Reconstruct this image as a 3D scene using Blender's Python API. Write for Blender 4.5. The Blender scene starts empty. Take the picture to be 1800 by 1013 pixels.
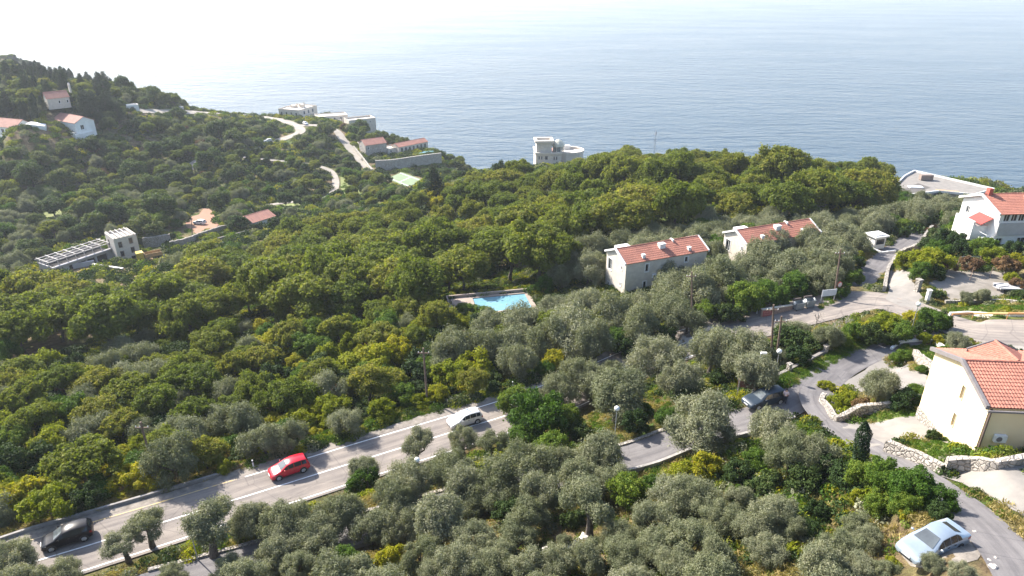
import bpy, bmesh, math, random
import numpy as np
from mathutils import Vector, Matrix
R = math.radians
SC = bpy.context.scene
COL = SC.collection
random.seed(7); rng = np.random.default_rng(7)

# ------------------------------------------------------------------ camera, sky, sun, exposure
CAMZ, FPX, PITCH = 115.0, 1216.0, 25.0
cam = bpy.data.cameras.new('camera'); camo = bpy.data.objects.new('camera', cam); COL.objects.link(camo)
camo.location = (0, 0, CAMZ); camo.rotation_euler = (R(90 - PITCH), 0, 0)
cam.sensor_width = 36.0; cam.lens = 36.0 * FPX / 1800.0; cam.clip_start = 1.0; cam.clip_end = 40000.0
SC.camera = camo
SUN_AZ, SUN_EL = -51.0, 38.0           # degrees left of straight ahead, above the horizon
world = bpy.data.worlds.new('World'); SC.world = world; world.use_nodes = True
wn = world.node_tree; bg = wn.nodes['Background']
sky = wn.nodes.new('ShaderNodeTexSky'); sky.sky_type = 'NISHITA'; sky.sun_disc = False
sky.sun_elevation = R(SUN_EL); sky.sun_rotation = R(SUN_AZ); sky.altitude = 100; sky.air_density = 1.0; sky.dust_density = 1.6
wn.links.new(sky.outputs[0], bg.inputs[0]); bg.inputs[1].default_value = 0.13
sl = bpy.data.lights.new('sun', 'SUN'); sl.energy = 5.0; sl.angle = R(0.55); sl.color = (1.0, 0.94, 0.84)
sun = bpy.data.objects.new('sun', sl); COL.objects.link(sun)
sdir = Vector((math.sin(R(SUN_AZ)) * math.cos(R(SUN_EL)), math.cos(R(SUN_AZ)) * math.cos(R(SUN_EL)), math.sin(R(SUN_EL))))
sun.rotation_euler = sdir.to_track_quat('Z', 'Y').to_euler(); sun.location = (-200, 200, 300)
SC.view_settings.view_transform = 'Standard'; SC.view_settings.look = 'None'
SC.view_settings.exposure = 1.34; SC.view_settings.gamma = 1.0
SC.render.engine = 'CYCLES'
cy = SC.cycles
cy.max_bounces = 6; cy.diffuse_bounces = 3; cy.glossy_bounces = 2; cy.transmission_bounces = 4; cy.volume_bounces = 0
cy.transparent_max_bounces = 8; cy.caustics_reflective = False; cy.caustics_refractive = False
cy.sample_clamp_indirect = 4.0

# ------------------------------------------------------------------ helpers
def unit(v): return v / (np.linalg.norm(v, axis=-1, keepdims=True) + 1e-9)
CP, SP = math.cos(R(PITCH)), math.sin(R(PITCH))
def ray(u, v):
    xn, yn = (u - 900) / FPX, (v - 506.5) / FPX
    return np.array([xn, CP - yn * SP, -SP - yn * CP])
def P(u, v, d):                       # point seen at picture place (u, v) that lies d metres below the camera
    r = ray(u, v); t = d / -r[2]
    return np.array([r[0] * t, r[1] * t, CAMZ - d])
def project(p):
    x, y, z = p[0], p[1], p[2] - CAMZ
    dep = y * CP - z * SP; up = y * SP + z * CP
    return 900 + FPX * x / dep, 506.5 - FPX * up / dep, dep
def nodes_of(name):
    m = bpy.data.materials.new(name); m.use_nodes = True
    nt = m.node_tree; b = nt.nodes['Principled BSDF']
    return m, nt, b
def N(nt, t, **kw):
    n = nt.nodes.new(t)
    for k, v in kw.items(): setattr(n, k, v)
    return n
def ramp(nt, fac, stops):
    r = N(nt, 'ShaderNodeValToRGB'); e = r.color_ramp.elements
    while len(e) < len(stops): e.new(0.5)
    for i, (p, c) in enumerate(stops): e[i].position = p; e[i].color = (*c, 1)
    nt.links.new(fac, r.inputs[0]); return r.outputs[0]
def mixc(nt, fac, a, b, mode='MIX'):
    m = N(nt, 'ShaderNodeMix', data_type='RGBA', blend_type=mode)
    for s, v in ((m.inputs[0], fac), (m.inputs[6], a), (m.inputs[7], b)):
        if hasattr(v, 'node'): nt.links.new(v, s)
        elif isinstance(v, (int, float)): s.default_value = v
        else: s.default_value = (*v, 1)
    return m.outputs[2]
def noise(nt, scale, detail=4, rough=0.6, world=True, vec=None, dim='3D'):
    n = N(nt, 'ShaderNodeTexNoise'); n.inputs['Scale'].default_value = scale
    n.inputs['Detail'].default_value = detail; n.inputs['Roughness'].default_value = rough
    if vec is None:
        vec = N(nt, 'ShaderNodeNewGeometry').outputs['Position'] if world else N(nt, 'ShaderNodeTexCoord').outputs['Object']
    nt.links.new(vec, n.inputs['Vector'])
    return n.outputs[0]
def bump(nt, b, h, strength=0.4, dist=0.1):
    bn = N(nt, 'ShaderNodeBump'); bn.inputs['Strength'].default_value = strength; bn.inputs['Distance'].default_value = dist
    nt.links.new(h, bn.inputs['Height']); nt.links.new(bn.outputs[0], b.inputs['Normal'])
MATS = {}
def mat(name, c1, c2=None, scale=2.0, rough=0.7, bumps=0.0, metal=0.0, spec=0.5, bscale=None, lo=0.35, hi=0.65, bdist=0.03):
    if name in MATS: return MATS[name]
    m, nt, b = nodes_of(name)
    c2 = c2 or tuple(x * 0.82 for x in c1)
    f = noise(nt, scale)
    nt.links.new(ramp(nt, f, [(lo, c2), (hi, c1)]), b.inputs['Base Color'])
    b.inputs['Roughness'].default_value = rough; b.inputs['Metallic'].default_value = metal
    b.inputs['Specular IOR Level'].default_value = spec
    if bumps: bump(nt, b, noise(nt, bscale or scale * 6, 5), bumps, bdist)
    MATS[name] = m; return m
def mesh_np(name, verts, faces, m, parent=None, smooth=False, fm=None):
    """faces: list of index tuples or an (n,k) array"""
    me = bpy.data.meshes.new(name)
    verts = np.asarray(verts, dtype=np.float32)
    if isinstance(faces, np.ndarray):
        n, k = faces.shape
        me.vertices.add(len(verts)); me.vertices.foreach_set('co', verts.ravel())
        me.loops.add(n * k); me.loops.foreach_set('vertex_index', faces.astype(np.int32).ravel())
        me.polygons.add(n); me.polygons.foreach_set('loop_start', np.arange(0, n * k, k, dtype=np.int32))
        me.update(calc_edges=True)
    else:
        me.from_pydata(verts.tolist(), [], faces); me.update()
    for mm in (m if isinstance(m, (list, tuple)) else [m]): me.materials.append(mm)
    if fm is not None: me.polygons.foreach_set('material_index', np.asarray(fm, dtype=np.int32))
    if smooth: me.polygons.foreach_set('use_smooth', np.ones(len(me.polygons), dtype=bool))
    o = bpy.data.objects.new(name, me); COL.objects.link(o)
    if parent is not None: o.parent = parent
    return o
def tag(o, label=None, cat=None, group=None, kind=None):
    if label: o['label'] = label
    if cat: o['category'] = cat
    if group: o['group'] = group
    if kind: o['kind'] = kind
    return o
def thing(name, label, cat, loc=(0, 0, 0), rz=0.0, group=None):
    o = bpy.data.objects.new(name, None); COL.objects.link(o); o.empty_display_size = 0.5
    o.location = loc; o.rotation_euler = (0, 0, rz)
    return tag(o, label, cat, group)
def copy_tree(o, parent=None):
    c = o.copy(); COL.objects.link(c)
    if parent is not None: c.parent = parent
    for ch in o.children: copy_tree(ch, c)
    return c
class MB:
    """collects boxes, tubes and polygons and links them as ONE mesh"""
    def __init__(s): s.v = []; s.f = []; s.m = []
    def add(s, vs, fs, mi=0):
        k = len(s.v); s.v += [tuple(map(float, p)) for p in vs]
        s.f += [tuple(i + k for i in f) for f in fs]; s.m += [mi] * len(fs); return s
    def box(s, x0, x1, y0, y1, z0, z1, mi=0, rz=0.0, about=(0, 0)):
        vs = [(x, y, z) for z in (z0, z1) for (x, y) in ((x0, y0), (x1, y0), (x1, y1), (x0, y1))]
        if rz:
            c, n = math.cos(rz), math.sin(rz); ax, ay = about
            vs = [(ax + (x - ax) * c - (y - ay) * n, ay + (x - ax) * n + (y - ay) * c, z) for x, y, z in vs]
        return s.add(vs, [(0, 3, 2, 1), (4, 5, 6, 7), (0, 1, 5, 4), (1, 2, 6, 5), (2, 3, 7, 6), (3, 0, 4, 7)], mi)
    def tube(s, pts, rad, sides=8, mi=0, cap=True):
        pts = [Vector(p) for p in pts]; n = len(pts)
        if not hasattr(rad, '__len__'): rad = [rad] * n
        rings = []; k0 = 0; vs = []; fs = []
        up = None
        for i, p in enumerate(pts):
            d = (pts[min(i + 1, n - 1)] - pts[max(i - 1, 0)]).normalized()
            if up is None: up = d.orthogonal().normalized()
            a = (up - d * up.dot(d)).normalized(); up = a; b = d.cross(a)
            for k in range(sides):
                t = 2 * math.pi * k / sides
                vs.append(p + (a * math.cos(t) + b * math.sin(t)) * rad[i])
        for i in range(n - 1):
            for k in range(sides):
                k2 = (k + 1) % sides
                fs.append((i * sides + k, i * sides + k2, (i + 1) * sides + k2, (i + 1) * sides + k))
        if cap:
            fs.append(tuple(reversed(range(sides)))); fs.append(tuple((n - 1) * sides + k for k in range(sides)))
        return s.add(vs, fs, mi)
    def prism(s, poly, z0, z1, mi=0):
        n = len(poly)
        vs = [(x, y, z0) for x, y in poly] + [(x, y, z1) for x, y in poly]
        fs = [tuple(reversed(range(n))), tuple(range(n, 2 * n))] + [(i, (i + 1) % n, n + (i + 1) % n, n + i) for i in range(n)]
        return s.add(vs, fs, mi)
    def ball(s, c, r, seg=12, rings=8, mi=0, sq=(1, 1, 1)):
        vs = [(c[0], c[1], c[2] - r * sq[2])]; fs = []
        for j in range(1, rings):
            a = -math.pi / 2 + math.pi * j / rings
            for i in range(seg):
                t = 2 * math.pi * i / seg
                vs.append((c[0] + r * sq[0] * math.cos(a) * math.cos(t), c[1] + r * sq[1] * math.cos(a) * math.sin(t), c[2] + r * sq[2] * math.sin(a)))
        vs.append((c[0], c[1], c[2] + r * sq[2])); L = len(vs) - 1
        for i in range(seg):
            i2 = (i + 1) % seg
            fs.append((0, 1 + i2, 1 + i)); fs.append((L, L - seg + i, L - seg + i2))
            for j in range(rings - 2):
                a = 1 + j * seg; fs.append((a + i, a + i2, a + seg + i2, a + seg + i))
        return s.add(vs, fs, mi)
    def build(s, name, m, parent=None, smooth=False):
        return mesh_np(name, s.v, s.f, m, parent, smooth, s.m if isinstance(m, (list, tuple)) else None)

# ------------------------------------------------------------------ terrain
ctrl = []
def C(u, v, d): ctrl.append(P(u, v, d))
def W(x, y, z): ctrl.append(np.array([x, y, z], float))
# roads (picture place, drop below the camera) - also used for the ribbons
MAIN = [(-260, 1085, 45.8), (-90, 1040, 46.2), (50, 992, 46.5), (187, 950, 46.8), (400, 883, 47.3), (625, 814, 48), (784, 764, 48.2), (887, 732, 48.2), (970, 703, 48.2),
        (1050, 668, 48), (1130, 633, 47.6), (1220, 599, 46.8), (1330, 569, 45.6), (1420, 548, 44.9), (1490, 536, 44.4), (1550, 534, 43.6), (1600, 545, 42.6), (1650, 562, 41.2), (1710, 577, 40), (1800, 582, 39), (1900, 583, 38.2), (2000, 583, 37.5)]
LANE = [(1470, 545, 44.6), (1495, 515, 45.2), (1518, 490, 46), (1542, 465, 47.2), (1570, 443, 48.3), (1592, 428, 48.7), (1618, 410, 48.7)]
LOCAL = [(1660, 577, 40.7), (1600, 592, 40.3), (1540, 615, 40.1), (1480, 645, 39.9), (1425, 685, 39.3), (1360, 720, 39.5), (1280, 748, 40.6), (1200, 772, 41.6), (1140, 794, 42.2), (1040, 822, 43.2), (940, 848, 44), (780, 890, 44.8), (600, 940, 45), (380, 1003, 45), (200, 1050, 44.6)]
DOWN = [(1470, 650, 39.9), (1440, 680, 39.4), (1436, 708, 39.0), (1458, 738, 38), (1500, 770, 36.6), (1590, 822, 34), (1690, 890, 31.4), (1765, 965, 29.5), (1840, 1060, 27.5)]
for L in (MAIN, LANE, LOCAL, DOWN):
    for q in L[::2]: C(*q)
for q in [(1085, 520, 49.5), (1243, 505, 49), (1300, 452, 49), (1440, 445, 49), (860, 545, 52), (940, 540, 52), (1150, 565, 48.6),
          (1535, 437, 48.6), (1590, 500, 43.8), (1700, 500, 42.4), (1800, 490, 41.5), (1750, 430, 41.5), (1690, 460, 42.6),
          (1720, 800, 34), (1640, 760, 36), (1560, 700, 37.7), (1610, 655, 38.7), (1800, 620, 37), (1790, 840, 31.5), (1800, 700, 35),
          (1055, 975, 39), (1300, 950, 36), (1500, 930, 33.5), (1635, 950, 31.3), (700, 990, 42.5), (900, 1000, 40.4), (1200, 860, 39.6),
          (0, 880, 48.5), (150, 850, 48.6), (0, 700, 53.5), (200, 760, 51), (400, 760, 51), (600, 700, 51), (750, 640, 51.5), (900, 620, 50), (1000, 600, 50),
          (300, 650, 57), (0, 560, 66), (300, 560, 63), (600, 560, 58), (750, 500, 60),
          (150, 470, 75), (60, 480, 76), (260, 458, 76), (447, 402, 76.5), (330, 400, 77), (420, 430, 74.5), (600, 420, 71.5), (700, 385, 69.5), (900, 350, 62.5),
          (1100, 330, 58.5), (1100, 400, 55), (1300, 340, 56.5), (1400, 330, 56.5), (1500, 370, 55), (1550, 385, 54.5), (1000, 340, 61), (900, 420, 59.5), (900, 480, 56), (1200, 425, 52),
          (712, 320, 83.5), (740, 270, 86.5), (660, 272, 86), (620, 228, 82), (530, 207, 81.5), (590, 320, 84.5), (585, 345, 83.5), (520, 352, 82.5), (420, 362, 80.5),
          (400, 285, 77), (400, 232, 77), (400, 221, 77), (440, 224, 78.3), (480, 223, 79.6), (440, 241, 78), (350, 222, 73.5), (400, 200, 76), (440, 203, 77.5), (350, 196, 72.5), (460, 207, 79), (480, 205, 80.5), (500, 240, 80), (120, 240, 63.5), (0, 245, 61), (250, 245, 69), (200, 300, 76), (0, 300, 73), (100, 380, 78), (250, 380, 78.5), (0, 420, 78),
          (100, 180, 54.5), (200, 168, 62), (300, 187, 67), (360, 197, 72.5), (232, 192, 61.5), (1650, 345, 63), (790, 300, 92)]:
    C(*q)
for q in [(0, 10, 82), (-60, 10, 77), (60, 10, 93), (0, -60, 104), (-120, 0, 76), (120, 0, 104), (130, 60, 88), (-160, 60, 58),
          (0, 260, 44), (0, 310, 24), (-10, 360, 9), (25, 335, 19), (28, 368, 17), (30, 392, 5), (30, 420, -9), (-20, 395, -6), (70, 300, 22), (80, 340, -2), (90, 380, -12),
          (120, 225, 47), (125, 255, 20), (130, 290, -8), (180, 190, 58), (190, 225, 44), (200, 260, 5), (200, 300, -12), (260, 140, 75), (280, 220, 30), (300, 280, -12), (330, 100, 88),
          (-95, 430, 20), (-100, 455, -6), (-130, 440, 16), (-140, 470, -8), (-60, 375, 22), (-50, 400, -6), (-25, 345, 22),
          (-190, 440, 22), (-200, 480, -8), (-230, 440, 28), (-260, 480, -6), (-240, 395, 52), (-300, 400, 62), (-330, 470, 20), (-330, 520, -10), (-280, 520, -14),
          (-430, 610, 40), (-520, 640, 62), (-470, 560, 46), (-380, 600, 4), (-350, 640, -12), (-600, 520, 80), (-420, 470, 50), (-430, 380, 62), (-560, 760, 20), (-450, 760, -14), (-700, 700, 70),
          (-300, 200, 45), (-400, 100, 55), (-250, 260, 42), (-200, 120, 46), (-700, 300, 85),
          (-100, 700, -16), (200, 700, -16), (450, 500, -16), (450, 300, -16), (450, 760, -16), (-250, 760, -16), (420, 180, 40)]:
    W(*q)
ctrl = np.array(ctrl)
def tps_fit(pts, lam=0.4):
    X = pts[:, :2] / 100.0; n = len(X)
    d2 = ((X[:, None] - X[None]) ** 2).sum(-1)
    K = np.where(d2 > 0, d2 * np.log(d2 + 1e-12), 0.0) * 0.5
    A = np.zeros((n + 3, n + 3)); A[:n, :n] = K + np.eye(n) * lam * 0.004
    A[:n, n] = 1; A[:n, n + 1:] = X; A[n, :n] = 1; A[n + 1:, :n] = X.T
    w = np.linalg.solve(A, np.concatenate([pts[:, 2], np.zeros(3)]))
    def f(x, y):
        q = np.stack([np.ravel(x), np.ravel(y)], 1) / 100.0; out = np.zeros(len(q))
        for s in range(0, len(q), 20000):
            qq = q[s:s + 20000]; d = ((qq[:, None] - X[None]) ** 2).sum(-1)
            out[s:s + 20000] = (np.where(d > 0, d * np.log(d + 1e-12), 0) * 0.5) @ w[:n] + w[n] + qq @ w[n + 1:]
        return out.reshape(np.shape(x))
    return f
TPS = tps_fit(ctrl)
def axis(parts):
    a = []
    for lo, hi, st in parts: a += list(np.arange(lo, hi, st))
    return np.array(a + [parts[-1][1]])
XS = axis([(-760, -400, 12), (-400, -200, 5), (-200, -80, 2), (-80, 90, 0.8), (90, 170, 2), (170, 480, 9)])
YS = axis([(-70, 20, 6), (20, 130, 0.8), (130, 260, 2), (260, 480, 4), (480, 800, 10)])
GX, GY = np.meshgrid(XS, YS)
GZ = TPS(GX, GY)
def fbm(x, y, s, seed):
    r = np.random.default_rng(seed); z = np.zeros_like(x)
    for o in range(3):
        for k in range(4):
            a = r.uniform(0, 6.28); f = s * 2 ** o * r.uniform(0.7, 1.4)
            z += np.sin((x * math.cos(a) + y * math.sin(a)) * f + r.uniform(0, 6.28)) / 2 ** o
    return z / 4
GZ = GZ + fbm(GX, GY, 0.11, 3) * 0.35 * np.clip((GY - 20) / 40, 0, 1)
GZ = np.maximum(GZ, -14)
def spline(pts, step=0.8):
    p = np.array(pts, float); p = np.vstack([2 * p[0] - p[1], p, 2 * p[-1] - p[-2]]); out = []
    for i in range(1, len(p) - 2):
        n = max(2, int(np.linalg.norm(p[i + 1] - p[i]) / step))
        for k in range(n):
            t = k / n
            out.append(0.5 * ((2 * p[i]) + (-p[i - 1] + p[i + 1]) * t + (2 * p[i - 1] - 5 * p[i] + 4 * p[i + 1] - p[i + 2]) * t * t + (-p[i - 1] + 3 * p[i] - 3 * p[i + 1] + p[i + 2]) * t ** 3))
    out.append(p[-2]); return np.array(out)
def blend_line(line, half, fall, sink=0.05):
    """press the terrain to the height of a road ribbon"""
    global GZ
    k = np.arange(0, len(line) - 1, 0.2); line = np.stack([np.interp(k, np.arange(len(line)), line[:, i]) for i in range(3)], 1)
    m = half + fall + 2
    bx = (GX > line[:, 0].min() - m) & (GX < line[:, 0].max() + m) & (GY > line[:, 1].min() - m) & (GY < line[:, 1].max() + m)
    q = np.stack([GX[bx], GY[bx]], 1); d = np.full(len(q), 1e9); zz = np.zeros(len(q))
    for s in range(0, len(q), 1000):
        D = ((q[s:s + 1000, None] - line[None, :, :2]) ** 2).sum(-1); i = D.argmin(1)
        d[s:s + 1000] = np.sqrt(D[np.arange(len(i)), i]); zz[s:s + 1000] = line[i, 2]
    w = np.clip(1 - (d - half - 0.9) / fall, 0, 1); w = w * w * (3 - 2 * w)
    g = GZ[bx]; GZ[bx] = g * (1 - w) + (zz - sink) * w
def inside(poly, x, y):
    r = np.zeros(np.shape(x), bool); n = len(poly)
    for i in range(n):
        (x1, y1), (x2, y2) = poly[i][:2], poly[(i + 1) % n][:2]
        c = ((y1 > y) != (y2 > y)) & (x < (x2 - x1) * (y - y1) / (y2 - y1 + 1e-12) + x1); r ^= c
    return r
def edge_dist(poly, x, y):
    d = np.full(np.shape(x), 1e9); n = len(poly)
    for i in range(n):
        a = np.array(poly[i][:2]); b = np.array(poly[(i + 1) % n][:2]); e = b - a; L = max(e @ e, 1e-9)
        t = np.clip(((x - a[0]) * e[0] + (y - a[1]) * e[1]) / L, 0, 1)
        d = np.minimum(d, np.hypot(x - a[0] - t * e[0], y - a[1] - t * e[1]))
    return d
def flatten(poly, z, fall=3.0):
    """level pad under a building; z may be a number or a function of x, y"""
    global GZ
    ins = inside(poly, GX, GY); d = np.where(ins, 0, edge_dist(poly, GX, GY))
    w = np.clip(1 - (d - 1.0) / fall, 0, 1); w = w * w * (3 - 2 * w)
    GZ = GZ * (1 - w) + z * w
def H(x, y):
    x = np.asarray(x, float); y = np.asarray(y, float)
    i = np.clip(np.searchsorted(XS, x) - 1, 0, len(XS) - 2); j = np.clip(np.searchsorted(YS, y) - 1, 0, len(YS) - 2)
    tx = np.clip((x - XS[i]) / (XS[i + 1] - XS[i]), 0, 1); ty = np.clip((y - YS[j]) / (YS[j + 1] - YS[j]), 0, 1)
    return (GZ[j, i] * (1 - tx) + GZ[j, i + 1] * tx) * (1 - ty) + (GZ[j + 1, i] * (1 - tx) + GZ[j + 1, i + 1] * tx) * ty
_T = np.concatenate([np.arange(25, 160, 0.25), np.arange(160, 420, 0.8), np.arange(420, 900, 2)])
def hit(u, v, up=0.0):
    """where the sight line through (u, v) meets the ground (or a level `up` metres above it)"""
    r = ray(u, v); p = r[None] * _T[:, None]
    g = H(p[:, 0], p[:, 1]) + up; b = (p[:, 2] + CAMZ) < g
    k = int(np.argmax(b)) if b.any() else len(_T) - 1
    return np.array([p[k, 0], p[k, 1], p[k, 2] + CAMZ])
def gpt(u, v):
    p = hit(u, v); return np.array([p[0], p[1], float(H(p[0], p[1]))])
# ------------------------------------------------------------------ pads, roads, ground, sea
def lineof(px, step=0.8): return spline([P(*q) for q in px], step)
main_l, lane_l, local_l, down_l = lineof(MAIN), lineof(LANE), lineof(LOCAL), lineof(DOWN)
def smooth_z(l, k=14):
    n = len(l); z = np.convolve(np.pad(l[:, 2], k, 'edge'), np.ones(2 * k + 1) / (2 * k + 1), 'valid'); l = l.copy(); l[:, 2] = z[:n]; return l
main_l = smooth_z(main_l); local_l = smooth_z(local_l, 6); down_l = smooth_z(down_l, 6); lane_l = smooth_z(lane_l, 6)
for l, hw, fall in ((down_l, 1.8, 2.2), (local_l, 1.9, 2.2), (lane_l, 1.9, 2.5), (main_l, 3.7, 3.0)):
    blend_line(l, hw, fall)
def px_poly(pts, d): return [P(u, v, d)[:2] for u, v in pts]
# building footprints: corner, direction of the long side, sizes
def foot(c, ang, L, D):
    a = np.array([math.cos(ang), math.sin(ang)]); b = np.array([-a[1], a[0]]); c = np.array(c[:2])
    return [c, c + a * L, c + a * L + b * D, c + b * D]
POOL_A = R(12.2); POOL_C = P(797, 559, 52.0)
flatten(foot(POOL_C, POOL_A, 14.5, 7.4), CAMZ - 52.25, 4)
flatten(px_poly([(1655, 476), (1764, 478), (1800, 500), (1755, 524), (1667, 529), (1633, 502)], 42.2), CAMZ - 42.3, 4)
COURT = px_poly([(681, 314), (706, 303), (746, 317), (717, 330)], 83.4)
flatten(COURT, CAMZ - 83.6, 8)
flatten(px_poly([(650, 285), (665, 300), (770, 282), (765, 262), (690, 268)], 86.0), CAMZ - 86.0, 6)
flatten(px_poly([(1645, 834), (1800, 822), (1850, 940), (1800, 905), (1740, 878)], 31.0), CAMZ - 31.3, 3)
flatten([(95, 176), (150, 176), (150, 214), (95, 214)], 52.5, 6)
for l, hw, fall in ((down_l, 1.8, 2.2), (local_l, 1.9, 2.2), (main_l, 3.7, 3.0)): blend_line(l, hw, fall)

# ground
m, nt, b = nodes_of('hillside earth')
n1 = noise(nt, 0.06, 5, 0.65); n2 = noise(nt, 0.9, 6, 0.7); n3 = noise(nt, 9.0, 4, 0.7)
soil = ramp(nt, n2, [(0.3, (0.09, 0.065, 0.04)), (0.5, (0.20, 0.145, 0.08)), (0.68, (0.32, 0.25, 0.13))])
green = ramp(nt, n2, [(0.32, (0.035, 0.06, 0.012)), (0.55, (0.085, 0.13, 0.025)), (0.7, (0.20, 0.21, 0.06))])
gmix = mixc(nt, ramp(nt, n1, [(0.44, (0, 0, 0)), (0.58, (1, 1, 1))]), soil, green)
fine = ramp(nt, n3, [(0.3, (0.55, 0.55, 0.55)), (0.7, (1.15, 1.15, 1.15))])
nt.links.new(mixc(nt, 1.0, gmix, fine, 'MULTIPLY'), b.inputs['Base Color'])
b.inputs['Roughness'].default_value = 0.95; b.inputs['Specular IOR Level'].default_value = 0.15
bump(nt, b, n3, 0.9, 0.25)
GROUND = m
ny, nx = GX.shape
idx = np.arange(nx * ny).reshape(ny, nx)
q = np.stack([idx[:-1, :-1], idx[:-1, 1:], idx[1:, 1:], idx[1:, :-1]], -1).reshape(-1, 4)
og = mesh_np('ground', np.stack([GX, GY, GZ], -1).reshape(-1, 3), q, GROUND, smooth=True)
tag(og, 'sloping hillside of dry grass, soil and green ground', 'ground', kind='structure')

# sea
m, nt, b = nodes_of('sea water')
b.inputs['Base Color'].default_value = (0.042, 0.070, 0.098, 1); b.inputs['Specular IOR Level'].default_value = 0.33
b.inputs['IOR'].default_value = 1.33
geo = N(nt, 'ShaderNodeNewGeometry')
def wv(sx, sy, rot, sc, det):
    mp = N(nt, 'ShaderNodeMapping'); mp.inputs['Scale'].default_value = (sx, sy, 1); mp.inputs['Rotation'].default_value = (0, 0, rot)
    nt.links.new(geo.outputs['Position'], mp.inputs['Vector']); return noise(nt, sc, det, 0.62, vec=mp.outputs[0])
def madd(a, k, c=None):
    x = N(nt, 'ShaderNodeMath', operation='MULTIPLY'); nt.links.new(a, x.inputs[0]); x.inputs[1].default_value = k
    if c is None: return x.outputs[0]
    y = N(nt, 'ShaderNodeMath', operation='ADD'); nt.links.new(x.outputs[0], y.inputs[0]); nt.links.new(c, y.inputs[1]); return y.outputs[0]
hgt = madd(wv(0.4, 1.0, 0.55, 0.075, 3), 2.6, madd(wv(0.5, 1.0, 0.15, 0.30, 4), 0.75))
bump(nt, b, hgt, 1.0, 0.85)
wind = wv(0.35, 1.0, 0.4, 0.012, 4)     # calmer and rougher bands
nt.links.new(ramp(nt, wind, [(0.36, (0.12,) * 3), (0.62, (0.20,) * 3)]), b.inputs['Roughness'])
o = mesh_np('sea', [(-9000, -3000, 0), (9000, -3000, 0), (9000, 12000, 0), (-9000, 12000, 0)], [(0, 1, 2, 3)], m)
tag(o, 'calm blue sea with small ripples and a pale sun glitter', 'sea', kind='structure')

# roads
def road_mat(name, c1, c2, lanes=False):
    m, nt, b = nodes_of(name)
    n1 = noise(nt, 0.35, 5, 0.65); n2 = noise(nt, 14, 4, 0.7)
    c = ramp(nt, n1, [(0.32, c2), (0.66, c1)])
    uv = N(nt, 'ShaderNodeUVMap'); sp = N(nt, 'ShaderNodeSeparateXYZ'); nt.links.new(uv.outputs[0], sp.inputs[0])
    mp = N(nt, 'ShaderNodeMapping'); mp.inputs['Scale'].default_value = (1, 0.05, 1); nt.links.new(uv.outputs[0], mp.inputs['Vector'])
    n3 = noise(nt, 1.6, 4, 0.65, vec=mp.outputs[0])
    c = mixc(nt, 1.0, c, ramp(nt, n3, [(0.34, (0.70, 0.69, 0.70)), (0.64, (1.12, 1.10, 1.07))]), 'MULTIPLY')
    c = mixc(nt, 1.0, c, ramp(nt, n2, [(0.3, (0.86, 0.86, 0.86)), (0.7, (1.1, 1.1, 1.1))]), 'MULTIPLY')
    if lanes: c = mixc(nt, 1.0, c, ramp(nt, madd(sp.outputs[0], 1.0), [(0.0, (0.84, 0.84, 0.87)), (0.05, (1.03, 1.0, 0.97))]), 'MULTIPLY')
    # mended patches and cracks
    vo = N(nt, 'ShaderNodeTexVoronoi', feature='DISTANCE_TO_EDGE'); vo.inputs['Scale'].default_value = 0.22
    nt.links.new(uv.outputs[0], vo.inputs['Vector'])
    cr = ramp(nt, vo.outputs['Distance'], [(0.0, (0.62, 0.62, 0.64)), (0.012, (1, 1, 1))])
    nt.links.new(mixc(nt, 0.7, c, mixc(nt, 1.0, c, cr, 'MULTIPLY')), b.inputs['Base Color'])
    b.inputs['Roughness'].default_value = 0.88; b.inputs['Specular IOR Level'].default_value = 0.25
    bump(nt, b, n2, 0.25, 0.02); return m
def ribbon(name, line, o0, o1, dz, m, s0=0.0, s1=1.0, nseg=4, smooth=True, jag=0.0, seed=1):
    """sheet that follows a line between two sideways offsets"""
    n = len(line); a, z = int(s0 * (n - 1)), int(s1 * (n - 1)); l = line[a:z + 1]
    t = np.gradient(l[:, :2], axis=0); t /= np.linalg.norm(t, axis=1)[:, None] + 1e-9
    nn = np.stack([-t[:, 1], t[:, 0]], 1); s = np.concatenate([[0], np.cumsum(np.linalg.norm(np.diff(l[:, :2], axis=0), axis=1))])
    k = np.linspace(o0, o1, nseg + 1); r = np.random.default_rng(seed)
    ko = np.tile(k, (len(l), 1))
    if jag:
        j = np.convolve(r.normal(0, jag, len(l) + 8), np.ones(5) / 2.4, 'same')[:len(l)]; ko[:, -1] += j
        j = np.convolve(r.normal(0, jag, len(l) + 8), np.ones(5) / 2.4, 'same')[:len(l)]; ko[:, 0] += j
    V = np.zeros((len(l), nseg + 1, 3)); V[..., :2] = l[:, None, :2] + nn[:, None] * ko[..., None]; V[..., 2] = l[:, None, 2] + dz
    ii = np.arange(V.shape[0] * (nseg + 1)).reshape(-1, nseg + 1)
    f = np.stack([ii[:-1, 1:], ii[:-1, :-1], ii[1:, :-1], ii[1:, 1:]], -1).reshape(-1, 4)[:, ::-1]
    ob = mesh_np(name, V.reshape(-1, 3), f, m, smooth=smooth)
    U = np.stack([ko, np.tile(s[:, None], (1, nseg + 1))], -1).reshape(-1, 2)
    uv = ob.data.uv_layers.new(name='UVMap'); uv.data.foreach_set('uv', U[f.ravel()].astype(np.float32).ravel())
    return ob
A_main = road_mat('sunbleached asphalt', (0.26, 0.235, 0.215), (0.19, 0.175, 0.168), True)
A_lane = road_mat('grey asphalt', (0.19, 0.18, 0.183), (0.135, 0.128, 0.131))
A_grav = mat('pale gravel', (0.28, 0.245, 0.21), (0.15, 0.13, 0.11), 1.3, 0.95, 0.7, bscale=9, bdist=0.06)
PAINT = mat('road paint', (0.80, 0.79, 0.77), (0.52, 0.50, 0.48), 2.2, 0.7, lo=0.30, hi=0.48)
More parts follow.
